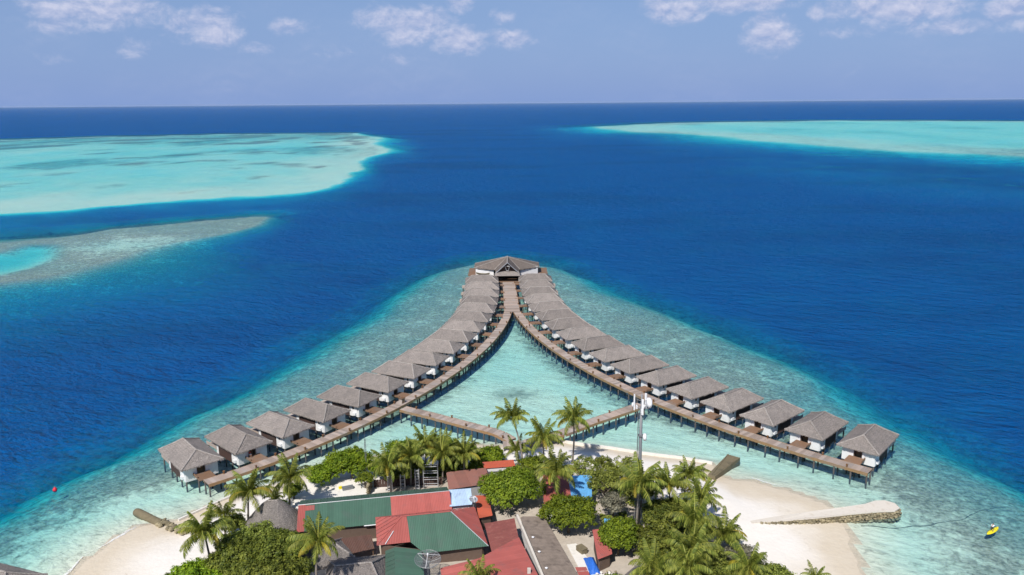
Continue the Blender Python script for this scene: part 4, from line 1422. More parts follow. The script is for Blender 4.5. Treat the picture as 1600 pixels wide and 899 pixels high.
H_ = empty('rust_shed', (-8, 135, 0), 0, 'shed with rust-brown sheet roof behind the pale blue roof', 'building')
roof_face(H_, [(-11.7, 131.5, 4.2), (-4.2, 133.8, 4.2), (-5.2, 139.1, 4.75), (-12.6, 137.3, 4.75)], 'rust_sheet', sheet=2.4)
walls_under(H_, [(-11.6, 131.7), (-4.3, 133.9), (-5.3, 138.9), (-12.4, 137.1)], G0, [4.2, 4.2, 4.7, 4.7], 'grey_wall')
I_ = empty('white_store', (-2.7, 140.6, 0), 0, 'white store with narrow red roof edge behind the round green tree', 'building')
roof_face(I_, [(-5.6, 139.2, 4.5), (0.4, 140.1, 4.5), (0.0, 142.6, 4.7), (-6.0, 141.6, 4.7)], 'orange_sheet')
walls_under(I_, [(-5.5, 139.4), (0.3, 140.3), (0.0, 142.4), (-5.9, 141.4)], G0, [4.5, 4.5, 4.7, 4.7], 'white_wall', 0.35)
K0 = empty('lean_to', (-2.6, 137.2, 0), 0, 'dark grey lean-to roof with white patches beside the rust-brown shed', 'building')
roof_face(K0, [(-4.0, 134.6, 3.7), (-0.6, 135.2, 3.7), (-1.0, 139.0, 4.15), (-4.9, 138.6, 4.15)], 'dark_grey_sheet')
walls_under(K0, [(-3.8, 135), (-0.8, 135.5), (-1.2, 138.7), (-4.6, 138.3)], G0, [3.7, 3.7, 4.1, 4.1], 'brown_wall', 0.3)
for i in range(6):
    o = MB().box(-0.14, 0.14, -0.1, 0.1, 0, 0.05).obj('white_patch', 'white_metal', K0); o.location = (random.uniform(-1.3, 1.1), random.uniform(-1.6, 1.2), 4.12); o.rotation_euler = (0.1, 0, random.uniform(0, 3))
J_ = empty('pale_blue_store', (-9.2, 126.8, 0), 0, 'small store with pale blue sheet roof at the end of the long shed', 'building')
roof_face(J_, [(-10.9, 123.8, 5.0), (-7.1, 124.5, 5.0), (-7.6, 129.9, 5.25), (-11.5, 129.4, 5.25)], 'pale_blue_sheet')
walls_under(J_, [(-10.9, 124), (-7.2, 124.7), (-7.7, 129.7), (-11.4, 129.2)], G0, [5, 5, 5.2, 5.2], 'white_wall')
O_ = empty('orange_store', (-5.4, 126, 0), 0, 'narrow store with bright orange-red roof beside the round green tree', 'building')
roof_face(O_, [(-5.9, 121.6, 4.0), (-3.6, 123.2, 3.6), (-4.6, 130.0, 3.8), (-6.9, 128.8, 4.4)], 'orange_sheet', eave=((-3.4, 122.6, 0), (-4.6, 130, 0)))
walls_under(O_, [(-5.7, 122), (-3.8, 123.4), (-4.8, 129.6), (-6.7, 128.6)], G0, [4.0, 3.6, 3.8, 4.3], 'brown_wall', 0.3)
P_ = empty('red_blue_house', (9.5, 130, 0), 0, 'house under half red half bright blue sheet roof behind leafy trees', 'building')
roof_face(P_, [(5.2, 125.8, 4.0), (10.2, 126.6, 4.0), (10.0, 135.0, 5.0), (5.4, 135.4, 5.0)], 'red_sheet')
roof_face(P_, [(10.2, 126.6, 4.0), (13.6, 126.4, 4.0), (14.4, 135.2, 5.0), (10.0, 135.0, 5.0)], 'blue_sheet')
walls_under(P_, [(5.4, 126.1), (13.5, 126.7), (14.1, 134.9), (5.6, 135.1)], G0, [4.0, 4.0, 4.9, 4.9], 'white_wall')
Q_ = empty('blue_shed', (16.8, 120.6, 0), 0, 'tiny shed with bright blue roof tucked under the tall palm by mast', 'shed')
roof_face(Q_, [(15.0, 119.3, 3.2), (18.6, 119.0, 3.2), (18.8, 121.6, 3.6), (15.2, 121.9, 3.6)], 'blue_sheet')
walls_under(Q_, [(15.2, 119.6), (18.4, 119.3), (18.5, 121.4), (15.3, 121.7)], G0, [3.2, 3.2, 3.5, 3.5], 'white_wall', 0.2)
S_ = empty('red_kiosk', (13.8, 113, 0), 0, 'small building with red sheet roof between the two dense trees', 'building')
roof_face(S_, [(12.8, 109.4, 3.7), (15.2, 110.9, 3.7), (15.4, 117.5, 4.4), (12.7, 116.9, 4.4)], 'red_sheet')
walls_under(S_, [(13.0, 109.8), (15.0, 111.1), (15.2, 117.2), (12.9, 116.6)], G0, [3.7, 3.7, 4.3, 4.3], 'brown_wall', 0.3)
T_ = empty('red_porch', (10.6, 104, 0), 0, 'little red porch roof at the lower end of the cream path', 'porch')
roof_face(T_, [(9.2, 107.9, 3.4), (10.9, 108.1, 3.3), (12.6, 98, 3.3), (10.9, 98, 3.4)], 'red_sheet', eave=((10.9, 108.1, 0), (12.6, 98, 0)))
for x, y in ((9.5, 107.6), (10.7, 107.7), (12.2, 98.6), (11.1, 98.6)):
    MB().tube([(x - 10.6, y - 104, 0.8), (x - 10.6, y - 104, 3.3)], 0.07, 6).obj('post', 'grey_metal', T_)
L_ = empty('brown_lean_to', (-25.3, 115.5, 0), 0, 'brown sheet lean-to in the shade between green shed and thatch', 'shed')
roof_face(L_, [(-25.6, 112.6, 3.1), (-22.2, 114.0, 3.1), (-23.3, 117.6, 3.5), (-28.4, 116.3, 3.5)], 'brown_sheet', sheet=0.7)
for x, y in ((-25.4, 113.0), (-22.5, 114.3), (-23.6, 117.2), (-28.0, 116.0)):
    MB().tube([(x + 25.3, y - 115.5, 0.8), (x + 25.3, y - 115.5, 3.15)], 0.08, 6).obj('post', 'door_wood', L_)


def thatch_hip(label, x, y, rz, hw, l, ze, zr, h0, h1, seed, mat='old_thatch', name='thatched_house'):
    root = empty(name, (x, y, 0), rz, label, 'building')
    rm, cm = hip_thatch(hw, -l / 2, l / 2, ze, zr, h0, h1, seed, True, mat, 0.28)
    r = link('roof', rm, root); link('ridge_cap', cm, r)
    w = hw - 0.7; k = l / 2 - 0.7
    for a in (-1, 1):
        MB().box(-w, w, a * k - 0.1, a * k + 0.1, G0, ze).obj('wall', 'white_wall', root)
        MB().box(a * w - 0.1, a * w + 0.1, -k + .1, k - .1, G0, ze + .01).obj('wall', 'white_wall', root)
    return root


thatch_hip('broad low grey thatch roof at the bottom beside the green annex', -23.3, 105.2, math.radians(-81), 6.0, 9.2, 3.4, 5.9, 1.6, 2.4, 41, 'villa_thatch')
thatch_hip('small grey thatch behind the broad thatch and brown lean-to', -29.6, 112.2, math.radians(-60), 3.2, 7.5, 3.2, 5.2, 2.6, 2.6, 42)
thatch_hip('small steep grey thatch hut half hidden by palms at lower right', 18.8, 104.4, math.radians(-40), 3.0, 6.0, 3.0, 5.2, 2.4, 2.4, 43)
# roof of a jetty hut cut by the lower left corner of the photo
thatch_hip('thatched jetty hut roof cut off by the lower left corner', -77.5, 104.65, math.radians(-109.5), 4.0, 14.0, 4.0, 6.2, 3.0, 3.0, 44, 'villa_thatch', 'jetty_hut')


def round_hut():
    root = empty('round_hut', (-40.5, 122.4, 0), 0, 'round hut with steep conical grey thatch beside the long green shed', 'hut')
    rnd = random.Random(9)
    mb = MB(); n = 20; vs = []
    prof = [(4.3, 3.2), (3.35, 4.3), (2.35, 5.4), (1.35, 6.4), (0.6, 7.0), (0.25, 7.2)]
    for r, z in prof:
        for k in range(n):
            a = 2 * math.pi * k / n
            ex = 0.7 * math.cos(a)
            vs.append(((r + rnd.uniform(-.06, .06)) * math.cos(a) + 0.7 * (1 if math.cos(a) > 0 else -1) * (abs(math.cos(a)) > .2), (r + rnd.uniform(-.06, .06)) * math.sin(a), z + rnd.uniform(-.05, .05)))
    fs = [(i * n + k, i * n + (k + 1) % n, (i + 1) * n + (k + 1) % n, (i + 1) * n + k) for i in range(len(prof) - 1) for k in range(n)]
    fs.append(tuple(range((len(prof) - 1) * n, len(prof) * n)))
    mb.add(vs, fs)
    for k in range(150):
        a = 2 * math.pi * k / 150; c, s = math.cos(a), math.sin(a); ox = 0.7 * (1 if c > 0 else -1) * (abs(c) > .2)
        d = Vector((-s, c, 0)); p = Vector((4.3 * c + ox, 4.3 * s, 3.22)); dr = rnd.uniform(.15, .45)
        q = Vector((4.38 * c + ox, 4.38 * s, 3.2 - dr))
        mb.add([p - d * .11, p + d * .11, q + d * .06, q - d * .06], [(0, 1, 2, 3)])
    r = mb.obj('roof', 'old_thatch', root)
    MB().tube([(-0.8, 0, 7.1), (0.8, 0, 7.1)], 0.2, 7).obj('ridge_cap', 'ridge_thatch', r)
    w = MB(); w.prism([(3.2 * math.cos(2 * math.pi * k / 16), 3.2 * math.sin(2 * math.pi * k / 16)) for k in range(16)], G0, 3.5); w.obj('wall', 'white_wall', root)


round_hut()

# courtyard, fence, path
cy = MB(); cy.prism([(-40.3, 133.4), (-28.6, 140.0), (-27.0, 136.3), (-26.6, 131.5), (-38.6, 129.2)], 0.6, 1.42)
tag(cy.obj('courtyard', 'white_concrete'), 'bright white paved courtyard behind the long green shed', 'courtyard', kind='structure')
cp = MB(); cp.prism([(8.6, 117.5), (10.2, 117.8), (13.4, 108.5), (14.0, 100), (10.2, 100), (10.4, 109)], 0.6, 1.45)
tag(cp.obj('path', 'white_concrete'), 'cream paved path between felt roof and trees', 'path', kind='structure')
fe = empty('fence', (-26.5, 138.6, 1.2), math.radians(4), 'brown board fence behind the long shed under the palms', 'fence')
for i in range(26):
    MB().box(i * 0.5, i * 0.5 + 0.46, -0.03, 0.03, -0.3, 1.5 + random.uniform(-.08, .08)).obj('board', 'louvre_wood', fe)
wl = empty('courtyard_wall', (-27.1, 137.0, 0), 0, 'stub of rough stone wall at the right end of the white courtyard', 'wall')
for i in range(7):
    for j in range(5):
        stone('stone', wl, (0.1 * random.random(), i * 0.55 - 1.6, 1.35 + j * 0.42), (0.3, 0.32, 0.24), 1500 + i * 7 + j)


# building clutter on the paving
def crate(x, y, z, sx, sy, sz, mat, name, label, cat):
    root = empty(name, (x, y, z), random.uniform(0, 1), label, cat)
    MB().box(-sx / 2, sx / 2, -sy / 2, sy / 2, 0, sz * 0.9).obj('body', mat, root)
    MB().box(-sx / 2 - .04, sx / 2 + .04, -sy / 2 - .04, sy / 2 + .04, sz * 0.9, sz).obj('lid', mat, root)


crate(-32.6, 137.6, 1.42, 0.6, 0.45, 0.4, 'yellow_board', 'storage_box', 'small yellow and white box on the white courtyard by the trees', 'box')
crate(-31.2, 137.4, 1.42, 2.0, 0.8, 0.55, 'grey_metal', 'work_table', 'low grey bench standing on the white courtyard', 'bench')
crate(10.9, 115.4, 1.45, 1.1, 1.6, 0.8, 'stained_concrete', 'wood_crate', 'brown crate on the cream path beside the felt roof', 'crate')
tp = empty('tarpaulin', (12.1, 111.2, 1.45), math.radians(8), 'crumpled bright blue tarpaulin over a heap on the cream path', 'tarpaulin')
mb = MB(); rnd = random.Random(4); vs = []
for j in range(9):
    for i in range(6):
        u, v = i / 5 * 2 - 1, j / 8 * 2 - 1
        vs.append((u * 0.85, v * 2.3, 0.02 + max(0, (1 - u * u) * (1 - v * v)) * 1.0 + rnd.uniform(0, .16)))
mb.add(vs, [(j * 6 + i, j * 6 + i + 1, j * 6 + i + 7, j * 6 + i + 6) for j in range(8) for i in range(5)])
mb.obj('sheet', 'blue_tarp', tp)
rb = empty('rubble_heap', (14.0, 108.2, 1.4), 0, 'heap of pale broken stones beside the blue tarpaulin', 'rubble')
for i in range(24):
    stone('stone', rb, (random.gauss(0, .55), random.gauss(0, .55), 0.15 + random.random() * 0.45), (0.24, 0.2, 0.16), 1800 + i, random.choice(['rock', 'white_concrete']))


def scaffold(x, y, z, w, h, rungs, mat, label, rz=0.0, depth=0.9, name='scaffold_frame'):
    root = empty(name, (x, y, z), rz, label, 'scaffold')
    for sx in (-1, 1):
        for sy in (-1, 1):
            MB().tube([(sx * w / 2, sy * depth / 2, 0), (sx * w / 2, sy * depth / 2, h)], 0.065, 6).obj('upright', mat, root)
    for i in range(rungs):
        zz = h * (i + 0.6) / rungs
        for sy in (-1, 1):
            MB().tube([(-w / 2, sy * depth / 2, zz), (w / 2, sy * depth / 2, zz)], 0.05, 6).obj('rail', mat, root)
    return root


scaffold(-15.6, 138.0, 1.1, 2.7, 5.2, 4, 'galvanised', 'tall white scaffold frame standing behind the long shed ridge', 0.05)
scaffold(-23.2, 137.2, 1.1, 0.8, 4.6, 7, 'galvanised', 'narrow ladder frame leftmost before the fence behind the shed', 0.0, 0.5)
scaffold(-20.8, 137.3, 1.1, 0.8, 3.2, 4, 'galvanised', 'short pale ladder frame between the two taller ladder frames', 0.0, 0.5)
scaffold(-18.1, 137.5, 1.1, 0.7, 4.2, 7, 'galvanised', 'narrow ladder frame next to the tall scaffold behind the shed', 0.0, 0.4)


# ------------------------------------------------------------------ masts and dishes
def telecom_mast():
    root = empty('telecom_mast', (21.0, 122.3, 0.8), math.radians(-12), 'tall grey telecom mast with white panel antennas and drum dishes', 'mast')
    MB().tube([(0, 0, 0), (0, 0, 12), (0, 0, 22.6)], [0.36, 0.30, 0.24], 12).obj('pole', 'grey_metal', root, True)
    for z in (6, 12, 17.5):
        MB().tube([(0, 0, z), (0, 0, z + 0.25)], 0.46, 12).obj('flange', 'grey_metal', root)
    MB().tube([(-0.46, -0.25, 1), (-0.42, -0.25, 21.5)], 0.05, 5).obj('cable', 'shade_cable_black', root)
    MB().tube([(-0.6, -0.2, 1), (-0.52, -0.2, 22)], 0.03, 5).obj('ladder_rail', 'galvanised', root)
    MB().tube([(0, 0, 22.5), (0, 0, 24.8)], 0.11, 8).obj('spigot', 'galvanised', root)
    for z in (22.2, 23.6):
        mb = MB()
        for k in range(3):
            a = 2 * math.pi * k / 3 + 0.4
            mb.tube([(0.2 * math.cos(a), 0.2 * math.sin(a), z), (1.15 * math.cos(a), 1.15 * math.sin(a), z)], 0.06, 6)
        mb.obj('bracket', 'grey_metal', root)
    for k, (a, zo) in enumerate(((math.radians(200), 0.45), (math.radians(-80), 0.0), (math.radians(60), 0.2))):
        x, y = 1.25 * math.cos(a), 1.25 * math.sin(a)
        o = MB().box(-0.09, 0.09, -0.16, 0.16, 0, 2.7).obj('panel_antenna', 'white_metal', root); o.location = (x, y, 21.7 + zo); o.rotation_euler = (0, 0, a)
        o = MB().box(-0.16, 0.02, -0.2, 0.2, 0, 0.6).obj('radio_unit', 'white_metal', root); o.location = (x * 0.72, y * 0.72, 21.9 + zo); o.rotation_euler = (0, 0, a)
    def drum(loc, rz, r):
        mb = MB()
        mb.tube([(0, 0, 0), (0.28 * r, 0, 0), (0.75 * r, 0, 0), (0.95 * r, 0, 0), (1.05 * r, 0, 0)], [0.45 * r, 0.98 * r, r, 0.75 * r, 0.2 * r], 16)
        o = mb.obj('drum_dish', 'white_metal', root, True); o.location = loc; o.rotation_euler = (0, 0, rz)
    drum((0.75, 0.35, 23.2), math.radians(20), 0.85)
    drum((0.35, -0.1, 17.4), math.radians(5), 0.62)
    drum((-1.15, 0.7, 22.6), math.radians(150), 0.42)
    MB().tube([(0.2, 0, 17.2), (0.6, -0.05, 17.2)], 0.06, 6).obj('bracket', 'grey_metal', root)


telecom_mast()


def lattice_mast():
    root = empty('lattice_mast', (-28.3, 141.3, 1.0), 0.4, 'thin grey lattice mast rising between the bright trees by the courtyard', 'mast')
    h = 8.8; r = 0.22
    cs = [(r * math.cos(2 * math.pi * k / 3), r * math.sin(2 * math.pi * k / 3)) for k in range(3)]
    for x, y in cs:
        MB().tube([(x, y, 0), (x * .6, y * .6, h)], 0.035, 5).obj('leg', 'grey_metal', root)
    mb = MB()
    for i in range(18):
        for k in range(3):
            a, b = cs[k], cs[(k + 1) % 3]; f = 1 - 0.4 * i / 18
            mb.tube([(a[0] * f, a[1] * f, h * i / 18), (b[0] * f, b[1] * f, h * (i + 1) / 18)], 0.022, 4)
    mb.obj('bracing', 'grey_metal', root)
    MB().tube([(0, 0, h), (0, 0, h + 1.6)], 0.03, 5).obj('whip_antenna', 'grey_metal', root)


lattice_mast()


def dish(x, y, z, R, tilt, rz, mat, label, mesh_type, post):
    root = empty('satellite_dish', (x, y, z), rz, label, 'satellite dish')
    nr, na = 6, 24
    pv = lambda i, k: Vector((R * i / nr * math.cos(2 * math.pi * k / na), R * i / nr * math.sin(2 * math.pi * k / na), 0.28 * R * (i / nr) ** 2))
    T = Matrix.Rotation(tilt, 4, 'X')
    if mesh_type:
        mb = MB()
        for i in range(1, nr + 1):
            mb.tube([T @ pv(i, k) for k in range(na + 1)], 0.045 if i == nr else 0.012, 4)
        for k in range(0, na):
            mb.tube([T @ pv(i, k) for i in range(nr + 1)], 0.04 if k % 3 == 0 else 0.012, 4)
        mb.obj('ribs', 'grey_metal', root)
        wm = MB()   # wire mesh: open weave of thin wires
        for i in range(36):
            c = -R + 2 * R * (i + .5) / 36; hl = math.sqrt(max(0.01, R * R - c * c))
            for ax in (0, 1):
                pp = []
                for j in range(9):
                    t = -hl + 2 * hl * j / 8
                    q = Vector((c, t, 0)) if ax == 0 else Vector((t, c, 0))
                    q.z = 0.28 * R * (q.x * q.x + q.y * q.y) / (R * R) - 0.015
                    pp.append(T @ q)
                wm.tube(pp, 0.011, 3, False)
        wm.obj('wire_mesh', 'grey_metal', root)
    else:
        mb = MB(); vs = [T @ pv(0, 0)]
        for i in range(1, nr + 1): vs += [T @ pv(i, k) for k in range(na)]
        fs = [(0, 1 + k, 1 + (k + 1) % na) for k in range(na)]
        for i in range(nr - 1): fs += [(1 + i * na + k, 1 + (i + 1) * na + k, 1 + (i + 1) * na + (k + 1) % na, 1 + i * na + (k + 1) % na) for k in range(na)]
        mb.add(vs, fs); mb.obj('reflector', mat, root, True)
    foc = T @ Vector((0, 0, 0.75 * R))
    for k in (1, 9, 17):
        MB().tube([T @ pv(nr, k), foc], 0.03, 5).obj('feed_strut', 'white_metal', root)
    MB().tube([foc - Vector((0, 0, .15)), foc + Vector((0, 0, .12))], 0.13, 8).obj('feed_horn', 'white_metal', root)
    MB().tube([(0, 0, -post), (0, 0, -0.02)], 0.09, 8).obj('post', 'grey_metal', root)


dish(-12.9, 106.6, 5.3, 1.95, math.radians(10), 0.2, 'galvanised', 'big wire mesh satellite dish beside the dark green annex roof', True, 4.2)
dish(-6.9, 124.2, 6.0, 0.75, math.radians(22), 0.6, 'galvanised', 'small solid grey satellite dish at the pale blue roof corner', False, 1.4)


# ------------------------------------------------------------------ vegetation
def frond_mesh(length, droop, rnd, mat, width=1.0):
    """a feather leaf: bent rachis with hanging leaflets on both sides"""
    mb = MB(); tones = []
    n = 13
    pts = []
    th = rnd.uniform(0.45, 0.75)       # launch angle
    p = Vector((0, 0, 0)); seg = length / n
    bend = droop / n
    side = rnd.uniform(-0.35, 0.35) / n
    yaw = 0.0
    for i in range(n + 1):
        pts.append(p.copy())
        d = Vector((math.cos(th) * math.cos(yaw), math.cos(th) * math.sin(yaw), math.sin(th)))
        p = p + d * seg
        th -= bend * (0.5 + 1.1 * i / n); yaw += side
    for i in range(n):
        a, b = pts[i], pts[i + 1]
        w = 0.055 * (1 - i / n) + 0.016
        s = Vector((0, 1, 0)) * w
        mb.add([a - s, a + s, b + s * .9, b - s * .9], [(0, 1, 2, 3)]); tones.append(1.0)
    m = 30
    for side_ in (-1, 1):
        for j in range(m):
            t = 0.10 + 0.9 * (j + rnd.uniform(-.2, .2)) / m
            t = min(0.995, max(0.08, t))
            k = min(n - 1, int(t * n)); base = pts[k].lerp(pts[k + 1], t * n - k)
            d = (pts[k + 1] - pts[k]).normalized()
            L = width * length * 0.235 * (math.sin(math.pi * min(1, 0.16 + t * 0.80)) ** 0.7) * rnd.uniform(0.85, 1.1)
            sd = Vector((0, side_, 0))
            hang = rnd.uniform(0.65, 1.35)
            out = (d * 0.55 + sd * 0.85 + Vector((0, 0, -hang))).normalized()
            mid = base + out * L * 0.55 + Vector((0, 0, 0.04))
            tip = base + out * L + Vector((0, 0, -0.14 * L))
            w = d * 0.054
            mb.add([base - w * .7, base + w * .7, mid + w, mid - w], [(0, 1, 2, 3)])
            mb.add([mid - w, mid + w, tip], [(0, 1, 2)])
            tn = rnd.choice((rnd.uniform(0, .3), rnd.uniform(.4, 1.0))); tones += [tn, tn]
    me = mb.mesh('frond', mat)
    a = me.attributes.new('tone', 'FLOAT', 'FACE')
    a.data.foreach_set('value', tones)
    return me


rf = random.Random(21)
FR_UP = [frond_mesh(3.4, rf.uniform(0.5, 1.0), rf, 'frond_green') for _ in range(4)]
FR_MID = [frond_mesh(3.6, rf.uniform(1.3, 1.8), rf, 'frond_green') for _ in range(5)]
FR_LOW = [frond_mesh(3.5, rf.uniform(1.6, 2.2), rf, 'frond_green') for _ in range(4)]
FR_OLD = [frond_mesh(3.3, rf.uniform(1.8, 2.3), rf, 'frond_yellow') for _ in range(3)]


def palm(base, crown, scale, label, seed, nf=19, yellow=1):
    """base, crown: world points of foot and of the growing tip"""
    rnd = random.Random(seed)
    b = Vector(base); c = Vector(crown)
    root = empty('palm_tree', b, 0, label, 'palm tree', 'coconut palms on the island')
    v = c - b
    pts = []; rad = []
    bow = Vector((v.x, v.y, 0)) * -0.18 + Vector((rnd.uniform(-.25, .25), rnd.uniform(-.25, .25), 0))
    for i in range(9):
        t = i / 8
        pts.append(v * t + bow * math.sin(math.pi * t) - (Vector((0, 0, 0.4)) if i == 0 else Vector()))
        rad.append((0.20 - 0.09 * t + (0.07 if i == 0 else 0)) * min(1.15, 0.75 + 0.25 * scale))
    MB().tube(pts, rad, 7).obj('trunk', 'palm_trunk', root, True)
    ph = rnd.uniform(0, 6.28)
    for i in range(nf):
        f = i / (nf - 1)
        if f < 0.25: me, el = rnd.choice(FR_UP), rnd.uniform(0.35, 0.75)
        elif f < 0.68: me, el = rnd.choice(FR_MID), rnd.uniform(0.0, 0.35)
        else: me, el = rnd.choice(FR_LOW), rnd.uniform(-0.65, -0.2)
        if i >= nf - yellow: me, el = rnd.choice(FR_OLD), rnd.uniform(-0.35, 0.05)
        az = ph + i * 2.39996 + rnd.uniform(-.2, .2)
        o = link('frond', me, root, v, (rnd.uniform(-.25, .25), -el, az))
        s = scale * rnd.uniform(0.86, 1.1)
        o.scale = (s, s * rnd.choice((-1, 1)), s)
    if rnd.random() < 0.7:
        mb = MB()
        for k in range(6):
            a = k * 1.05 + rnd.random()
            q = v + Vector((0.28 * math.cos(a), 0.28 * math.sin(a), -0.28 - 0.1 * rnd.random()))
            mb.tube([q + Vector((0, 0, -.16)), q + Vector((0, 0, -.1)), q + Vector((0, 0, .05)), q + Vector((0, 0, .14))], [0.04, 0.12, 0.12, 0.05], 6)
        mb.obj('coconut_cluster', 'frond_yellow', root)
    return root


PALMS = [
    ((1.9, 143.6, 1.1), (-0.2, 146.2, 12.0), 0.95, 'slender tall palm with curved trunk before the left-hand footbridge', 1),
    ((6.0, 141.5, 1.1), (5.6, 140.3, 10.3), 0.98, 'middle palm of the three tall ones beside the footbridge landing', 2),
    ((11.9, 148.6, 1.0), (11.8, 145.8, 11.9), 1.0, 'tall straight palm on the white sand below the right-hand footbridge', 2),
    ((7.8, 130.5, 1.1), (7.3, 128.2, 9.2), 1.05, 'full palm with hanging fronds above the red and blue roof', 3),
    ((20.3, 120.3, 1.1), (20.7, 119.9, 11.0), 1.15, 'large palm standing right before the grey telecom mast', 4),
    ((27.0, 125.6, 1.1), (26.6, 125.4, 8.0), 0.98, 'bushy palm with yellowing fronds just right of telecom mast', 3),
    ((30.2, 128.6, 1.1), (30.9, 128.9, 8.0), 0.85, 'palm silhouetted against the bright sand right of telecom mast', 1),
    ((31.2, 122.2, 1.1), (31.5, 122.4, 7.0), 0.95, 'upright bright palm at the edge of the sand opposite the breakwater', 1),
    ((28.4, 114.0, 1.1), (28.4, 113.7, 7.6), 1.05, 'broad palm in the middle of the right-hand grove', 1),
    ((31.8, 112.4, 1.1), (32.6, 112.0, 6.4), 0.9, 'spreading palm with arching fronds at the outer edge of the grove', 1),
    ((26.3, 106.0, 1.1), (26.1, 105.6, 7.8), 1.05, 'palm low in the right-hand grove with bright upright fronds', 1),
    ((-46.0, 125.2, 1.1), (-44.6, 122.9, 8.4), 1.0, 'palm on the sand in front of the second villa walkway', 2),
    ((-40.3, 130.6, 1.1), (-39.1, 128.1, 8.4), 1.0, 'leaning palm beside the white courtyard', 2),
    ((-46.4, 110.0, 1.1), (-46.9, 109.2, 9.0), 1.05, 'leftmost palm standing over the beach and green trees', 2),
    ((-47.8, 119.6, 1.1), (-47.9, 119.8, 6.0), 0.8, 'short palm between leftmost palm and the conical hut', 1),
    ((-28.6, 102.6, 1.1), (-27.8, 101.7, 11.8), 1.12, 'tall palm with windswept fronds casting shade on the broad thatch', 3),
    ((-22.8, 135.6, 1.1), (-22.9, 133.6, 8.0), 0.95, 'palm with arching fronds left of the ladder frames', 2),
    ((-19.6, 139.2, 1.1), (-19.3, 137.0, 8.2), 1.0, 'palm in the row behind the shed, right of the arching one', 2),
    ((-17.2, 143.5, 1.1), (-17.0, 141.5, 8.6), 0.9, 'shaded palm in the row behind the tall scaffold', 1),
    ((-13.6, 140.8, 1.1), (-13.4, 138.9, 8.0), 0.98, 'palm with drooping yellow fronds over the rust-brown roof', 3),
    ((-9.6, 141.6, 1.1), (-9.3, 139.9, 7.2), 0.92, 'palm at the right end of the row behind the shed', 2),
    ((0.9, 146.2, 1.1), (0.6, 146.0, 5.4), 0.72, 'small palm at the foot of the slender curved palm', 1),
    ((-42.8, 130.1, 1.1), (-42.7, 130.1, 3.6), 0.55, 'very small palm on the sand behind the conical hut', 0),
    ((20.4, 103.6, 1.1), (20.1, 103.4, 6.0), 0.95, 'bright palm beside the small steep thatch at the bottom edge', 1),
    ((24.6, 102.4, 1.1), (24.9, 102.0, 7.0), 0.9, 'palm at the bottom edge, second from the small steep thatch', 1),
    ((34.2, 103.6, 1.1), (34.1, 103.7, 6.0), 0.85, 'palm with an orange frond at the bottom edge of the grove', 3),
    ((-4.8, 99.0, 1.1), (-4.9, 98.4, 8.0), 0.75, 'palm tip poking up at the bottom edge before the pink roof', 0),
    ((44.2, 104.0, 1.1), (44.1, 103.9, 3.9), 0.55, 'lone young palm on the open sand at the bottom edge', 0),
]
for i, (b, c, s, lab, yl) in enumerate(PALMS):
    palm(b, c, s * (1.12 if 'windswept' in lab else 1.34), lab, 900 + i, nf=25 if s > 0.8 else 16, yellow=yl)


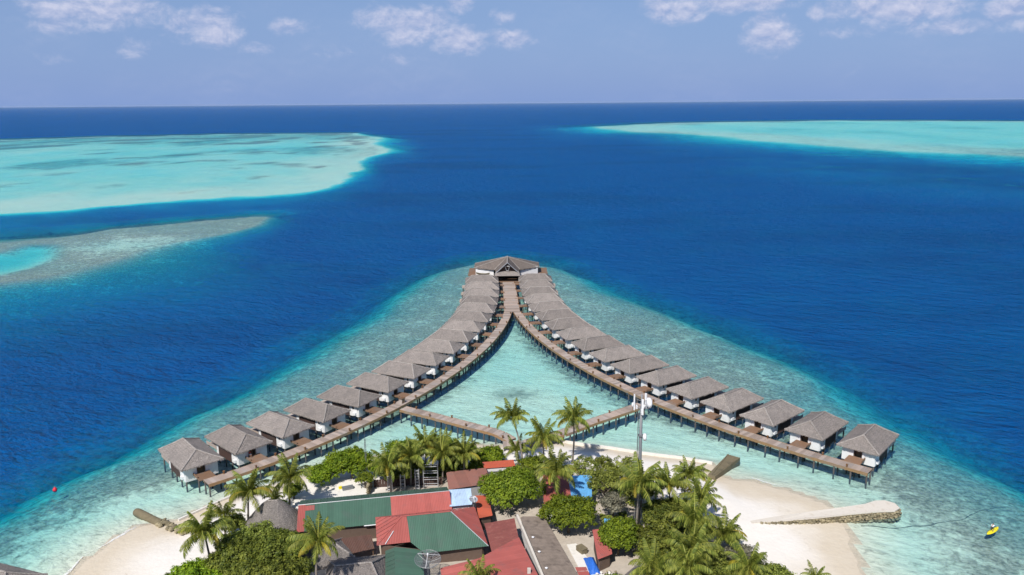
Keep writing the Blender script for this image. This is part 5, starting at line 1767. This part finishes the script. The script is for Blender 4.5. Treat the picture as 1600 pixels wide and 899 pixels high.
def tree(x, y, z0, lobes, mat, label, seed, leafsize=0.34, clumps=260, per=26, name='broadleaf_tree', cat='tree', trunk=True, group='broadleaf trees of the island', openness=0.0):
    """lobes: (dx, dy, dz, rx, ry, rz) ellipsoids of foliage; leaves sit in clumps on them"""
    rg = np.random.default_rng(seed)
    rnd = random.Random(seed)
    root = empty(name, (x, y, z0), 0, label, cat, group)
    lob = np.array(lobes, float)
    vol = (lob[:, 3] * lob[:, 4] + lob[:, 3] * lob[:, 5]); pr = vol / vol.sum()
    ci = rg.choice(len(lob), clumps, p=pr)
    d = rg.normal(size=(clumps, 3)); d /= np.linalg.norm(d, axis=1)[:, None]
    d[:, 2] = np.where(d[:, 2] < -0.35, -d[:, 2] * 0.8, d[:, 2])
    rr = 0.72 + 0.30 * rg.random(clumps)
    inner = rg.random(clumps) < 0.18
    rr = np.where(inner, 0.45 + 0.3 * rg.random(clumps), rr)
    cc = lob[ci, :3] + d * lob[ci, 3:6] * rr[:, None]
    cs = (0.35 + 0.4 * rg.random(clumps)) * (leafsize / 0.34)
    tone_c = np.clip(0.45 + 0.28 * rg.normal(size=clumps), 0, 1)
    n = clumps * per
    k = np.repeat(np.arange(clumps), per)
    off = rg.normal(size=(n, 3)); off /= np.linalg.norm(off, axis=1)[:, None]
    off *= (cs[k] * rg.random(n) ** 0.5)[:, None] * np.array([1.15, 1.15, 0.8])
    P = cc[k] + off
    nrm = d[k] * 0.7 + off * 0.8 + rg.normal(size=(n, 3)) * 0.55 + np.array([0, 0, 0.45])
    nrm /= np.linalg.norm(nrm, axis=1)[:, None]
    q = rg.normal(size=(n, 3)); a = np.cross(nrm, q); a /= np.linalg.norm(a, axis=1)[:, None]
    b = np.cross(nrm, a)
    s = leafsize * (0.55 + 0.7 * rg.random(n))[:, None]
    fold = nrm * s * 0.12
    V = np.stack([P - a * s * 0.62, P - b * s * 0.33 + fold, P + a * s * 0.62, P + b * s * 0.33 + fold], 1).reshape(-1, 3)
    F = np.arange(4 * n).reshape(n, 4)
    tone = np.clip(tone_c[k] + 0.2 * rg.normal(size=n), 0, 1)
    me = np_mesh('crown', V, F, mat, {'tone': ('FACE', tone)})
    link('crown', me, root)
    if trunk:
        mb = MB()
        top = lob[:, :3].mean(0)
        fork = Vector((top[0] * 0.4, top[1] * 0.4, max(0.8, top[2] * 0.45)))
        tr = 0.10 + 0.03 * max(lob[:, 5].max(), lob[:, 3].max())
        mb.tube([(0, 0, -0.4), (fork.x * .5, fork.y * .5, fork.z * 0.5), fork], [tr * 1.35, tr * 1.05, tr * 0.9], 8)
        mb.obj('trunk', 'bark', root, True)
        lm = MB()
        for L in lob:
            e = Vector(L[:3]) + Vector((0, 0, L[5] * 0.2))
            mid = fork.lerp(e, 0.5) + Vector((rnd.uniform(-.3, .3), rnd.uniform(-.3, .3), -0.15))
            lm.tube([fork, mid, e], [tr * 0.7, tr * 0.45, tr * 0.15], 6)
            for j in range(3):
                w = e + Vector((rnd.uniform(-.7, .7) * L[3], rnd.uniform(-.7, .7) * L[4], rnd.uniform(0, .6) * L[5]))
                lm.tube([mid.lerp(e, 0.3 * j), w], [tr * 0.3, tr * 0.08], 4)
        lm.obj('limbs', 'bark', root)
    return root


def lobes_round(rx, ry, rz, zc, n, seed, spread=0.5):
    r = random.Random(seed)
    out = [(0, 0, zc, rx * 0.72, ry * 0.72, rz * 0.85)]
    for i in range(n):
        a = 2 * math.pi * i / n + r.uniform(-.3, .3)
        k = r.uniform(0.38, 0.62)
        out.append((rx * k * math.cos(a), ry * k * math.sin(a), zc + r.uniform(-.35, .2) * rz, rx * r.uniform(.4, .55), ry * r.uniform(.4, .55), rz * r.uniform(.5, .75)))
    return out


TREES = [
    # x, y, rx, ry, rz, zc, material, clumps, leaf, label
    (-0.4, 130.4, 6.0, 5.2, 3.0, 4.3, 'leaf_broad', 560, 0.34, 'large round dense green tree in the middle beside orange-red roof'),
    (9.2, 121.4, 5.2, 4.4, 3.0, 4.2, 'leaf_broad', 430, 0.33, 'dense green tree overhanging the brown felt roof'),
    (16.6, 114.6, 3.7, 3.4, 2.8, 3.9, 'leaf_broad', 330, 0.33, 'compact round green tree beside the small red roof'),
    (-31.4, 142.6, 4.9, 3.8, 3.1, 3.1, 'leaf_bright', 470, 0.32, 'bright green spreading tree behind the white courtyard'),
    (-36.8, 140.0, 3.3, 2.8, 2.4, 2.2, 'leaf_bright', 240, 0.32, 'smaller bright green tree left of the courtyard tree'),
    (-25.0, 141.6, 2.8, 2.6, 2.2, 3.2, 'leaf_bright', 190, 0.32, 'bright green bush right of the thin lattice mast'),
    (-21.5, 144.6, 3.8, 3.2, 2.8, 4.4, 'leaf_broad', 260, 0.33, 'green tree behind the row of palms near the lagoon'),
    (-14.8, 147.0, 4.2, 3.2, 2.8, 4.2, 'leaf_broad', 280, 0.33, 'green tree rising behind the tall scaffold'),
    (-9.8, 146.0, 3.4, 3.0, 2.2, 3.2, 'leaf_bright', 220, 0.32, 'bright bush left of the footbridge landing'),
    (-4.6, 145.8, 3.4, 2.8, 2.2, 3.0, 'leaf_bright', 230, 0.32, 'bright bush just behind the white store'),
    (4.4, 143.2, 3.6, 2.6, 1.6, 2.2, 'leaf_broad', 200, 0.3, 'low green bush under the middle tall palm'),
    (-41.0, 107.0, 6.0, 5.0, 3.2, 4.4, 'leaf_dark', 520, 0.33, 'widest dark tree of the lower left thicket'),
    (-35.2, 108.6, 4.6, 4.2, 3.2, 4.8, 'leaf_dark', 360, 0.33, 'dark tree between the conical hut and windswept palm'),
    (-46.0, 103.0, 4.4, 4.0, 2.8, 3.8, 'leaf_bright', 340, 0.34, 'bright green tree at the beach edge of the lower left thicket'),
    (-34.6, 102.4, 4.6, 4.2, 3.0, 4.4, 'leaf_dark', 330, 0.33, 'dark tree at the bottom edge left of the windswept palm'),
    (-41.5, 114.4, 3.8, 3.4, 2.6, 3.6, 'leaf_olive', 250, 0.3, 'olive bush below the conical hut'),
    (-47.2, 121.4, 2.4, 2.2, 1.8, 2.4, 'leaf_olive', 130, 0.3, 'olive bush beside the short palm near the beach'),
    (-41.0, 127.0, 1.6, 1.6, 1.8, 2.2, 'leaf_bright', 100, 0.3, 'leafy shrub at the foot of leaning courtyard palm'),
    (16.4, 131.6, 4.0, 3.6, 2.6, 4.2, 'leaf_olive', 190, 0.3, 'airy pale olive tree over the bright blue roof'),
    (13.6, 138.6, 3.6, 3.0, 2.2, 3.6, 'leaf_olive', 130, 0.3, 'thin-leaved tree on the sand edge behind the blue roof'),
    (20.2, 135.6, 4.2, 3.4, 2.8, 4.4, 'leaf_olive', 190, 0.3, 'loose pale green tree left of the telecom mast'),
    (17.2, 125.8, 2.8, 2.6, 1.8, 3.4, 'leaf_grey', 110, 0.28, 'greyish twiggy bush between the blue roof and telecom mast'),
    (24.6, 118.2, 4.0, 3.6, 3.2, 4.2, 'leaf_dark', 320, 0.32, 'dark green tree right of the telecom mast foot'),
    (23.0, 111.6, 3.8, 3.4, 2.8, 3.4, 'leaf_dark', 290, 0.32, 'dark green tree in front of telecom mast'),
    (27.6, 123.2, 3.2, 2.8, 2.2, 3.4, 'leaf_olive', 180, 0.3, 'olive bush among the palms right of telecom mast'),
    (29.6, 108.4, 3.6, 3.2, 2.4, 3.2, 'leaf_olive', 230, 0.3, 'olive thicket under the broad grove palm'),
    (34.2, 109.2, 3.6, 3.0, 1.9, 2.8, 'leaf_grey', 190, 0.28, 'greyish twiggy bush at the outer edge of the grove'),
    (38.0, 104.6, 3.8, 3.2, 2.0, 2.4, 'leaf_olive', 210, 0.3, 'pale leafy bush nearest the open sand at lower right'),
    (29.4, 102.4, 3.4, 3.0, 2.2, 3.0, 'leaf_olive', 210, 0.3, 'olive bush at the bottom edge of the right-hand grove'),
    (14.6, 104.2, 2.4, 2.0, 1.4, 1.8, 'leaf_bright', 130, 0.3, 'low yellow-green bush left of the small steep thatch'),
    (-12.2, 103.6, 1.1, 1.1, 1.0, 2.6, 'leaf_bright', 60, 0.26, 'small bright shrub under the wire mesh dish'),
    (35.4, 117.0, 1.6, 1.5, 1.2, 1.6, 'leaf_olive', 80, 0.28, 'small bush at the sand edge beyond the grove palms'),
    (-28.0, 137.8, 1.8, 1.6, 1.6, 2.2, 'leaf_broad', 90, 0.3, 'green bush at the foot of the thin lattice mast'),
    (-23.4, 138.8, 2.2, 1.6, 1.8, 2.6, 'leaf_dark', 130, 0.3, 'dark bush behind the leftmost ladder frame'),
    (-18.6, 140.6, 2.6, 1.8, 2.0, 3.0, 'leaf_dark', 150, 0.3, 'dark bush behind the ladder frame next to the scaffold'),
    (-11.8, 142.4, 2.6, 1.8, 1.8, 2.6, 'leaf_dark', 140, 0.3, 'dark bush between the scaffold and rust-brown roof'),
    (-6.6, 143.6, 2.4, 1.8, 1.8, 2.4, 'leaf_broad', 130, 0.3, 'green bush left behind the white store'),
    (1.6, 139.6, 2.2, 1.8, 1.6, 2.2, 'leaf_olive', 120, 0.3, 'olive bush right of the white store'),
    (8.6, 139.6, 2.8, 2.0, 1.6, 2.2, 'leaf_olive', 150, 0.3, 'olive bush on the sand edge behind the red and blue roof'),
    (17.2, 140.4, 2.4, 1.8, 2.2, 3.2, 'leaf_olive', 110, 0.3, 'tall thin-leaved bush nearest the seawall left of the mast'),
    (22.8, 130.2, 3.0, 2.6, 2.2, 3.4, 'leaf_olive', 190, 0.3, 'olive tree crown right behind the telecom mast'),
    (24.4, 124.4, 2.8, 2.4, 2.0, 2.8, 'leaf_dark', 180, 0.3, 'dark bush at the telecom mast foot below yellowing palm'),
    (29.8, 118.6, 3.0, 2.6, 2.2, 2.8, 'leaf_broad', 210, 0.3, 'green bush under the upright bright palm'),
    (26.4, 112.8, 2.8, 2.4, 2.0, 2.6, 'leaf_broad', 180, 0.3, 'green bush left of the broad grove palm'),
    (32.4, 106.0, 2.6, 2.2, 1.8, 2.2, 'leaf_olive', 150, 0.3, 'olive bush between greyish bush and bottom edge palms'),
    (22.6, 106.6, 2.8, 2.4, 2.0, 2.4, 'leaf_olive', 170, 0.3, 'olive bush right of the small steep thatch'),
    (41.6, 103.4, 2.2, 1.8, 1.2, 1.4, 'leaf_bright', 110, 0.28, 'outermost pale green bush before the lone young palm'),
    (-40.6, 134.6, 1.8, 1.6, 1.5, 1.5, 'leaf_broad', 90, 0.3, 'low green bush at the left corner of the white courtyard'),
    (-50.4, 105.6, 2.2, 2.0, 1.8, 2.0, 'leaf_bright', 120, 0.3, 'bright bush closest to the tan beach at lower left'),
    (-44.6, 114.6, 2.8, 2.4, 2.0, 2.6, 'leaf_olive', 150, 0.3, 'olive bush between leftmost palm and conical hut'),
    (-37.4, 114.2, 3.0, 2.6, 2.2, 3.2, 'leaf_dark', 190, 0.3, 'dark bush touching the long shed left end'),
    (-32.0, 106.0, 2.4, 2.2, 2.2, 3.4, 'leaf_dark', 150, 0.3, 'dark bush behind the windswept palm trunk'),
    (19.6, 116.6, 2.2, 2.0, 1.8, 2.6, 'leaf_dark', 130, 0.3, 'dark bush between compact round tree and mast palm'),
]
for i, (x, y, rx, ry, rz, zc, mt, cl, lf, lab) in enumerate(TREES):
    shrub = rx < 3.0 or 'bush' in lab or 'shrub' in lab
    tree(x, y, 1.15, lobes_round(rx, ry, rz, zc, 7 if rx > 3 else 5, 60 + i), mt, lab, 400 + i, lf, int(cl * (0.8 if any(w in lab for w in ('airy', 'thin', 'loose')) else 1.5)), 27,
         'shrub' if shrub else 'broadleaf_tree', 'shrub' if shrub else 'tree', True, 'shrubs of the island' if shrub else 'broadleaf trees of the island')


def undergrowth():
    rg = np.random.default_rng(77)
    polys = [[(21.5, 100), (43, 100), (40, 107), (35, 113), (33, 123), (27, 127), (22, 123)], [(-52, 98), (-29, 98), (-33, 111), (-38, 117), (-45, 112)],
             [(-25, 140.0), (-2, 143.2), (-3, 147.5), (-22, 147.5)], [(4, 137), (15, 136.5), (22, 128.5), (24, 134), (19, 140.5), (6, 142)], [(14.5, 121.5), (20, 123), (20, 128), (15, 127.5)]]
    P = []
    for pl in polys:
        a = np.array(pl); n = int(1.6 * 26 * abs(np.dot(a[:, 0], np.roll(a[:, 1], 1)) - np.dot(a[:, 1], np.roll(a[:, 0], 1))) / 2)
        q = rg.uniform(a.min(0), a.max(0), (n, 2))
        P.append(q[sdf(pl, q[:, 0], q[:, 1]) > 0.2])
    P = np.concatenate(P); n = len(P)
    h = np.clip(vnoise(P[:, 0], P[:, 1], 2.6, 3) * 2.6 + 0.75, 0.05, 2.2)
    keep = vnoise(P[:, 0] + 50, P[:, 1], 5.0, 2) > -0.2
    P = P[keep]; h = h[keep]; n = len(P)
    Q = np.column_stack([P, 1.1 + h * (0.35 + 0.65 * rg.random(n))])
    nr = rg.normal(size=(n, 3)) * 0.6 + np.array([0, 0, 1.0]); nr /= np.linalg.norm(nr, axis=1)[:, None]
    a = np.cross(nr, rg.normal(size=(n, 3))); a /= np.linalg.norm(a, axis=1)[:, None]; b = np.cross(nr, a)
    s = (0.2 + 0.2 * rg.random(n))[:, None]
    V = np.stack([Q - a * s, Q - b * s * .55, Q + a * s, Q + b * s * .55], 1).reshape(-1, 3)
    tone = np.clip(0.4 + vnoise(P[:, 0], P[:, 1], 4.0, 2) * 1.2 + 0.2 * rg.normal(size=n), 0, 1)
    m = np_mesh('undergrowth', V, np.arange(4 * n).reshape(n, 4), 'leaf_olive', {'tone': ('FACE', tone)})
    tag(link('undergrowth', m), 'tangled low undergrowth between the trees and palms', 'undergrowth', kind='stuff')


undergrowth()


# ------------------------------------------------------------------ people and the paddle board
def skin_obj(name, verts, edges, radii, mat, parent, root_i=0, sub=1):
    me = bpy.data.meshes.new(name)
    me.from_pydata(verts, edges, [])
    me.materials.append(MATS[mat])
    o = link(name, me, parent)
    md = o.modifiers.new('skin', 'SKIN'); md.use_smooth_shade = True
    for i, r in enumerate(radii):
        me.skin_vertices[0].data[i].radius = (r, r)
        me.skin_vertices[0].data[i].use_root = (i == root_i)
    s = o.modifiers.new('subd', 'SUBSURF'); s.levels = sub; s.render_levels = sub
    return o


def person(loc, rz, label, J, top, bottom):
    """J: joints of the pose in metres, body faces +X"""
    root = empty('person', loc, rz, label, 'person')
    names = ['pelvis', 'chest', 'neck', 'head', 'crown', 'nose', 'l_sh', 'l_el', 'l_ha', 'r_sh', 'r_el', 'r_ha', 'l_hip', 'l_kn', 'l_an', 'l_toe', 'r_hip', 'r_kn', 'r_an', 'r_toe']
    rad = [0.13, 0.14, 0.055, 0.092, 0.07, 0.03, 0.06, 0.045, 0.038, 0.06, 0.045, 0.038, 0.09, 0.062, 0.045, 0.04, 0.09, 0.062, 0.045, 0.04]
    ed = [(0, 1), (1, 2), (2, 3), (3, 4), (3, 5), (1, 6), (6, 7), (7, 8), (1, 9), (9, 10), (10, 11), (0, 12), (12, 13), (13, 14), (14, 15), (0, 16), (16, 17), (17, 18), (18, 19)]
    vs = [J[n] for n in names]
    skin_obj('body', vs, ed, rad, 'skin', root, 0)
    V = lambda n: Vector(J[n])
    sh = [V('pelvis').lerp(V('chest'), 0.15), V('chest'), V('chest').lerp(V('neck'), 0.6), V('l_sh'), V('l_sh').lerp(V('l_el'), 0.6), V('r_sh'), V('r_sh').lerp(V('r_el'), 0.6)]
    skin_obj('shirt', sh, [(0, 1), (1, 2), (1, 3), (3, 4), (1, 5), (5, 6)], [0.155, 0.165, 0.085, 0.085, 0.07, 0.085, 0.07], top, root, 0)
    st = [V('pelvis'), V('l_hip'), V('l_hip').lerp(V('l_kn'), 0.75), V('r_hip'), V('r_hip').lerp(V('r_kn'), 0.75)]
    skin_obj('shorts', st, [(0, 1), (1, 2), (0, 3), (3, 4)], [0.15, 0.115, 0.095, 0.115, 0.095], bottom, root, 0)
    h, c, nn = V('head'), V('crown'), V('nose')
    bk = h - (nn - h) * 0.35
    skin_obj('hair', [bk, bk.lerp(c, 0.7), c + (c - h) * 0.12], [(0, 1), (1, 2)], [0.09, 0.1, 0.06], 'hair', root, 0)
    return root


STAND = dict(pelvis=(0, 0, .95), chest=(0, 0, 1.3), neck=(0, 0, 1.5), head=(.02, 0, 1.62), crown=(.01, 0, 1.72), nose=(.1, 0, 1.61), l_sh=(0, .19, 1.4), l_el=(-.03, .24, 1.12), l_ha=(.06, .26, .86),
             r_sh=(0, -.19, 1.4), r_el=(.04, -.24, 1.13), r_ha=(.16, -.24, .9), l_hip=(0, .09, .9), l_kn=(.1, .1, .5), l_an=(.06, .1, .08), l_toe=(.2, .1, .04), r_hip=(0, -.09, .9), r_kn=(.02, -.1, .48), r_an=(-.16, -.1, .1),
             r_toe=(-.04, -.1, .04))
(wx, wy), (wtx, wty), (wox, woy) = row_point('R', 11.55)
person((wx - wox * 4.3, wy - woy * 4.3, DECK + 0.01), math.atan2(wty, wtx) + math.pi, 'person in reddish top walking along the right-hand curved walkway', STAND, 'pink_cloth', 'dark_cloth')
SIT = dict(STAND)
SIT.update(pelvis=(0, 0, .55), chest=(-.03, 0, .9), neck=(-.03, 0, 1.1), head=(0, 0, 1.22), crown=(-.01, 0, 1.32), nose=(.09, 0, 1.21), l_sh=(-.03, .19, 1.0), l_el=(.05, .26, .76), l_ha=(.3, .18, .7), r_sh=(-.03, -.19, 1.0),
           r_el=(.05, -.26, .76), r_ha=(.3, -.16, .7), l_hip=(.03, .1, .52), l_kn=(.45, .12, .52), l_an=(.45, .12, .1), l_toe=(.6, .12, .05), r_hip=(.03, -.1, .52), r_kn=(.45, -.14, .52), r_an=(.47, -.14, .1), r_toe=(.6, -.14, .05))
(vx, vy), (vtx, vty), (vox, voy) = row_point('L', 2)
sx_, sy_ = vx + vox * 0.6 - vtx * 0.8, vy + voy * 0.6 - vty * 0.8
fz = math.atan2(-voy, -vox)
ch = empty('porch_chair', (sx_, sy_, DECK - 0.012), fz, 'dark wooden chair on the porch of the second villa from left', 'chair')
MB().box(-.25, .25, -.25, .25, .38, .43).obj('seat', 'door_wood', ch)
MB().box(-.3, -.25, -.25, .25, .40, .95).obj('backrest', 'door_wood', ch)
for a in (-.22, .22):
    for b in (-.22, .22):
        MB().box(a - .025, a + .025, b - .025, b + .025, 0, .38).obj('leg', 'door_wood', ch)
SIT2 = {k: (v[0], v[1], v[2]) for k, v in SIT.items()}
person((sx_, sy_, DECK - 0.012), fz, 'person in red sitting on a chair on a villa porch', SIT2, 'red_cloth', 'white_cloth')

pb_ = empty('paddle_board', (81.75, 122.95, 0.0), math.radians(35), 'bright yellow paddle board floating on the shallow reef', 'paddle board')
mb = MB(); n = 16; top_ = []; bot = []
for i in range(n + 1):
    t = i / n * 2 - 1
    w = 0.46 * (1 - abs(t) ** 2.6) ** 0.75 if abs(t) < 1 else 0
    k = 0.12 * max(0, t) ** 3
    for s_ in (-1, -0.6, 0.6, 1):
        top_.append((t * 1.95, s_ * w, (0.14 if abs(s_) < 1 else 0.10) + k))
    bot.append((t * 1.95, 0, -0.03 + k))
vs = top_ + bot; fs = []
for i in range(n):
    o = 4 * i
    for j in range(3): fs.append((o + j, o + 4 + j, o + 5 + j, o + 1 + j))
    b0 = len(top_) + i
    fs.append((o, b0, b0 + 1, o + 4)); fs.append((o + 3, o + 7, b0 + 1, b0))
mb.add(vs, fs); mb.obj('hull', 'yellow_board', pb_, True)
mb = MB(); mb.add([(-1.75, 0, -0.02), (-1.5, 0, -0.02), (-1.7, 0, -0.28)], [(0, 1, 2)]); mb.obj('fin', 'dark_cloth', pb_)
PAD = dict(pelvis=(-.1, 0, .78), chest=(.10, 0, 1.06), neck=(.2, 0, 1.22), head=(.28, 0, 1.32), crown=(.31, 0, 1.42), nose=(.37, 0, 1.28), l_sh=(.14, .19, 1.13), l_el=(.36, .24, .92), l_ha=(.5, .16, .75), r_sh=(.14, -.19, 1.13),
           r_el=(.4, -.28, 1.0), r_ha=(.6, -.36, .9), l_hip=(-.1, .11, .74), l_kn=(.12, .2, .42), l_an=(-.08, .2, .08), l_toe=(.08, .22, .04), r_hip=(-.1, -.11, .74), r_kn=(.14, -.2, .42), r_an=(-.06, -.2, .08), r_toe=(.1, -.22, .04))
pr_ = person((81.45, 122.74, 0.15), math.radians(35), 'paddler in white shirt crouching on the yellow paddle board', PAD, 'white_cloth', 'dark_cloth')
pd_ = empty('paddle', (81.45, 122.74, 0.15), math.radians(35), 'dark paddle held by the crouching paddler in white shirt', 'paddle')
MB().tube([(.46, .12, 1.02), (.62, -.42, .62), (.74, -.82, .14)], 0.02, 6).obj('shaft', 'dark_cloth', pd_)
mb = MB(); mb.add([(.73, -.80, .2), (.82, -.86, .1), (.84, -1.0, -.22), (.74, -1.02, -.26), (.68, -.9, .0)], [(0, 1, 2, 3, 4)]); mb.obj('blade', 'dark_cloth', pd_)


# ------------------------------------------------------------------ thin sea haze
def haze():
    m = bpy.data.materials.new('sea_haze')
    m.use_nodes = True
    nt = m.node_tree
    for n in list(nt.nodes):
        nt.nodes.remove(n)
    pv = nt.nodes.new('ShaderNodeVolumePrincipled')
    pv.inputs['Color'].default_value = (0.62, 0.78, 1.0, 1)
    pv.inputs['Density'].default_value = 0.8e-5
    pv.inputs['Anisotropy'].default_value = 0.0
    out = nt.nodes.new('ShaderNodeOutputMaterial')
    nt.links.new(pv.outputs[0], out.inputs['Volume'])
    MATS['sea_haze'] = m
    o = MB().box(-61000, 61000, -61000, 61000, -30, 79).obj('haze', 'sea_haze')
    tag(o, 'thin pale sea haze over the water', 'haze', kind='stuff')


haze()
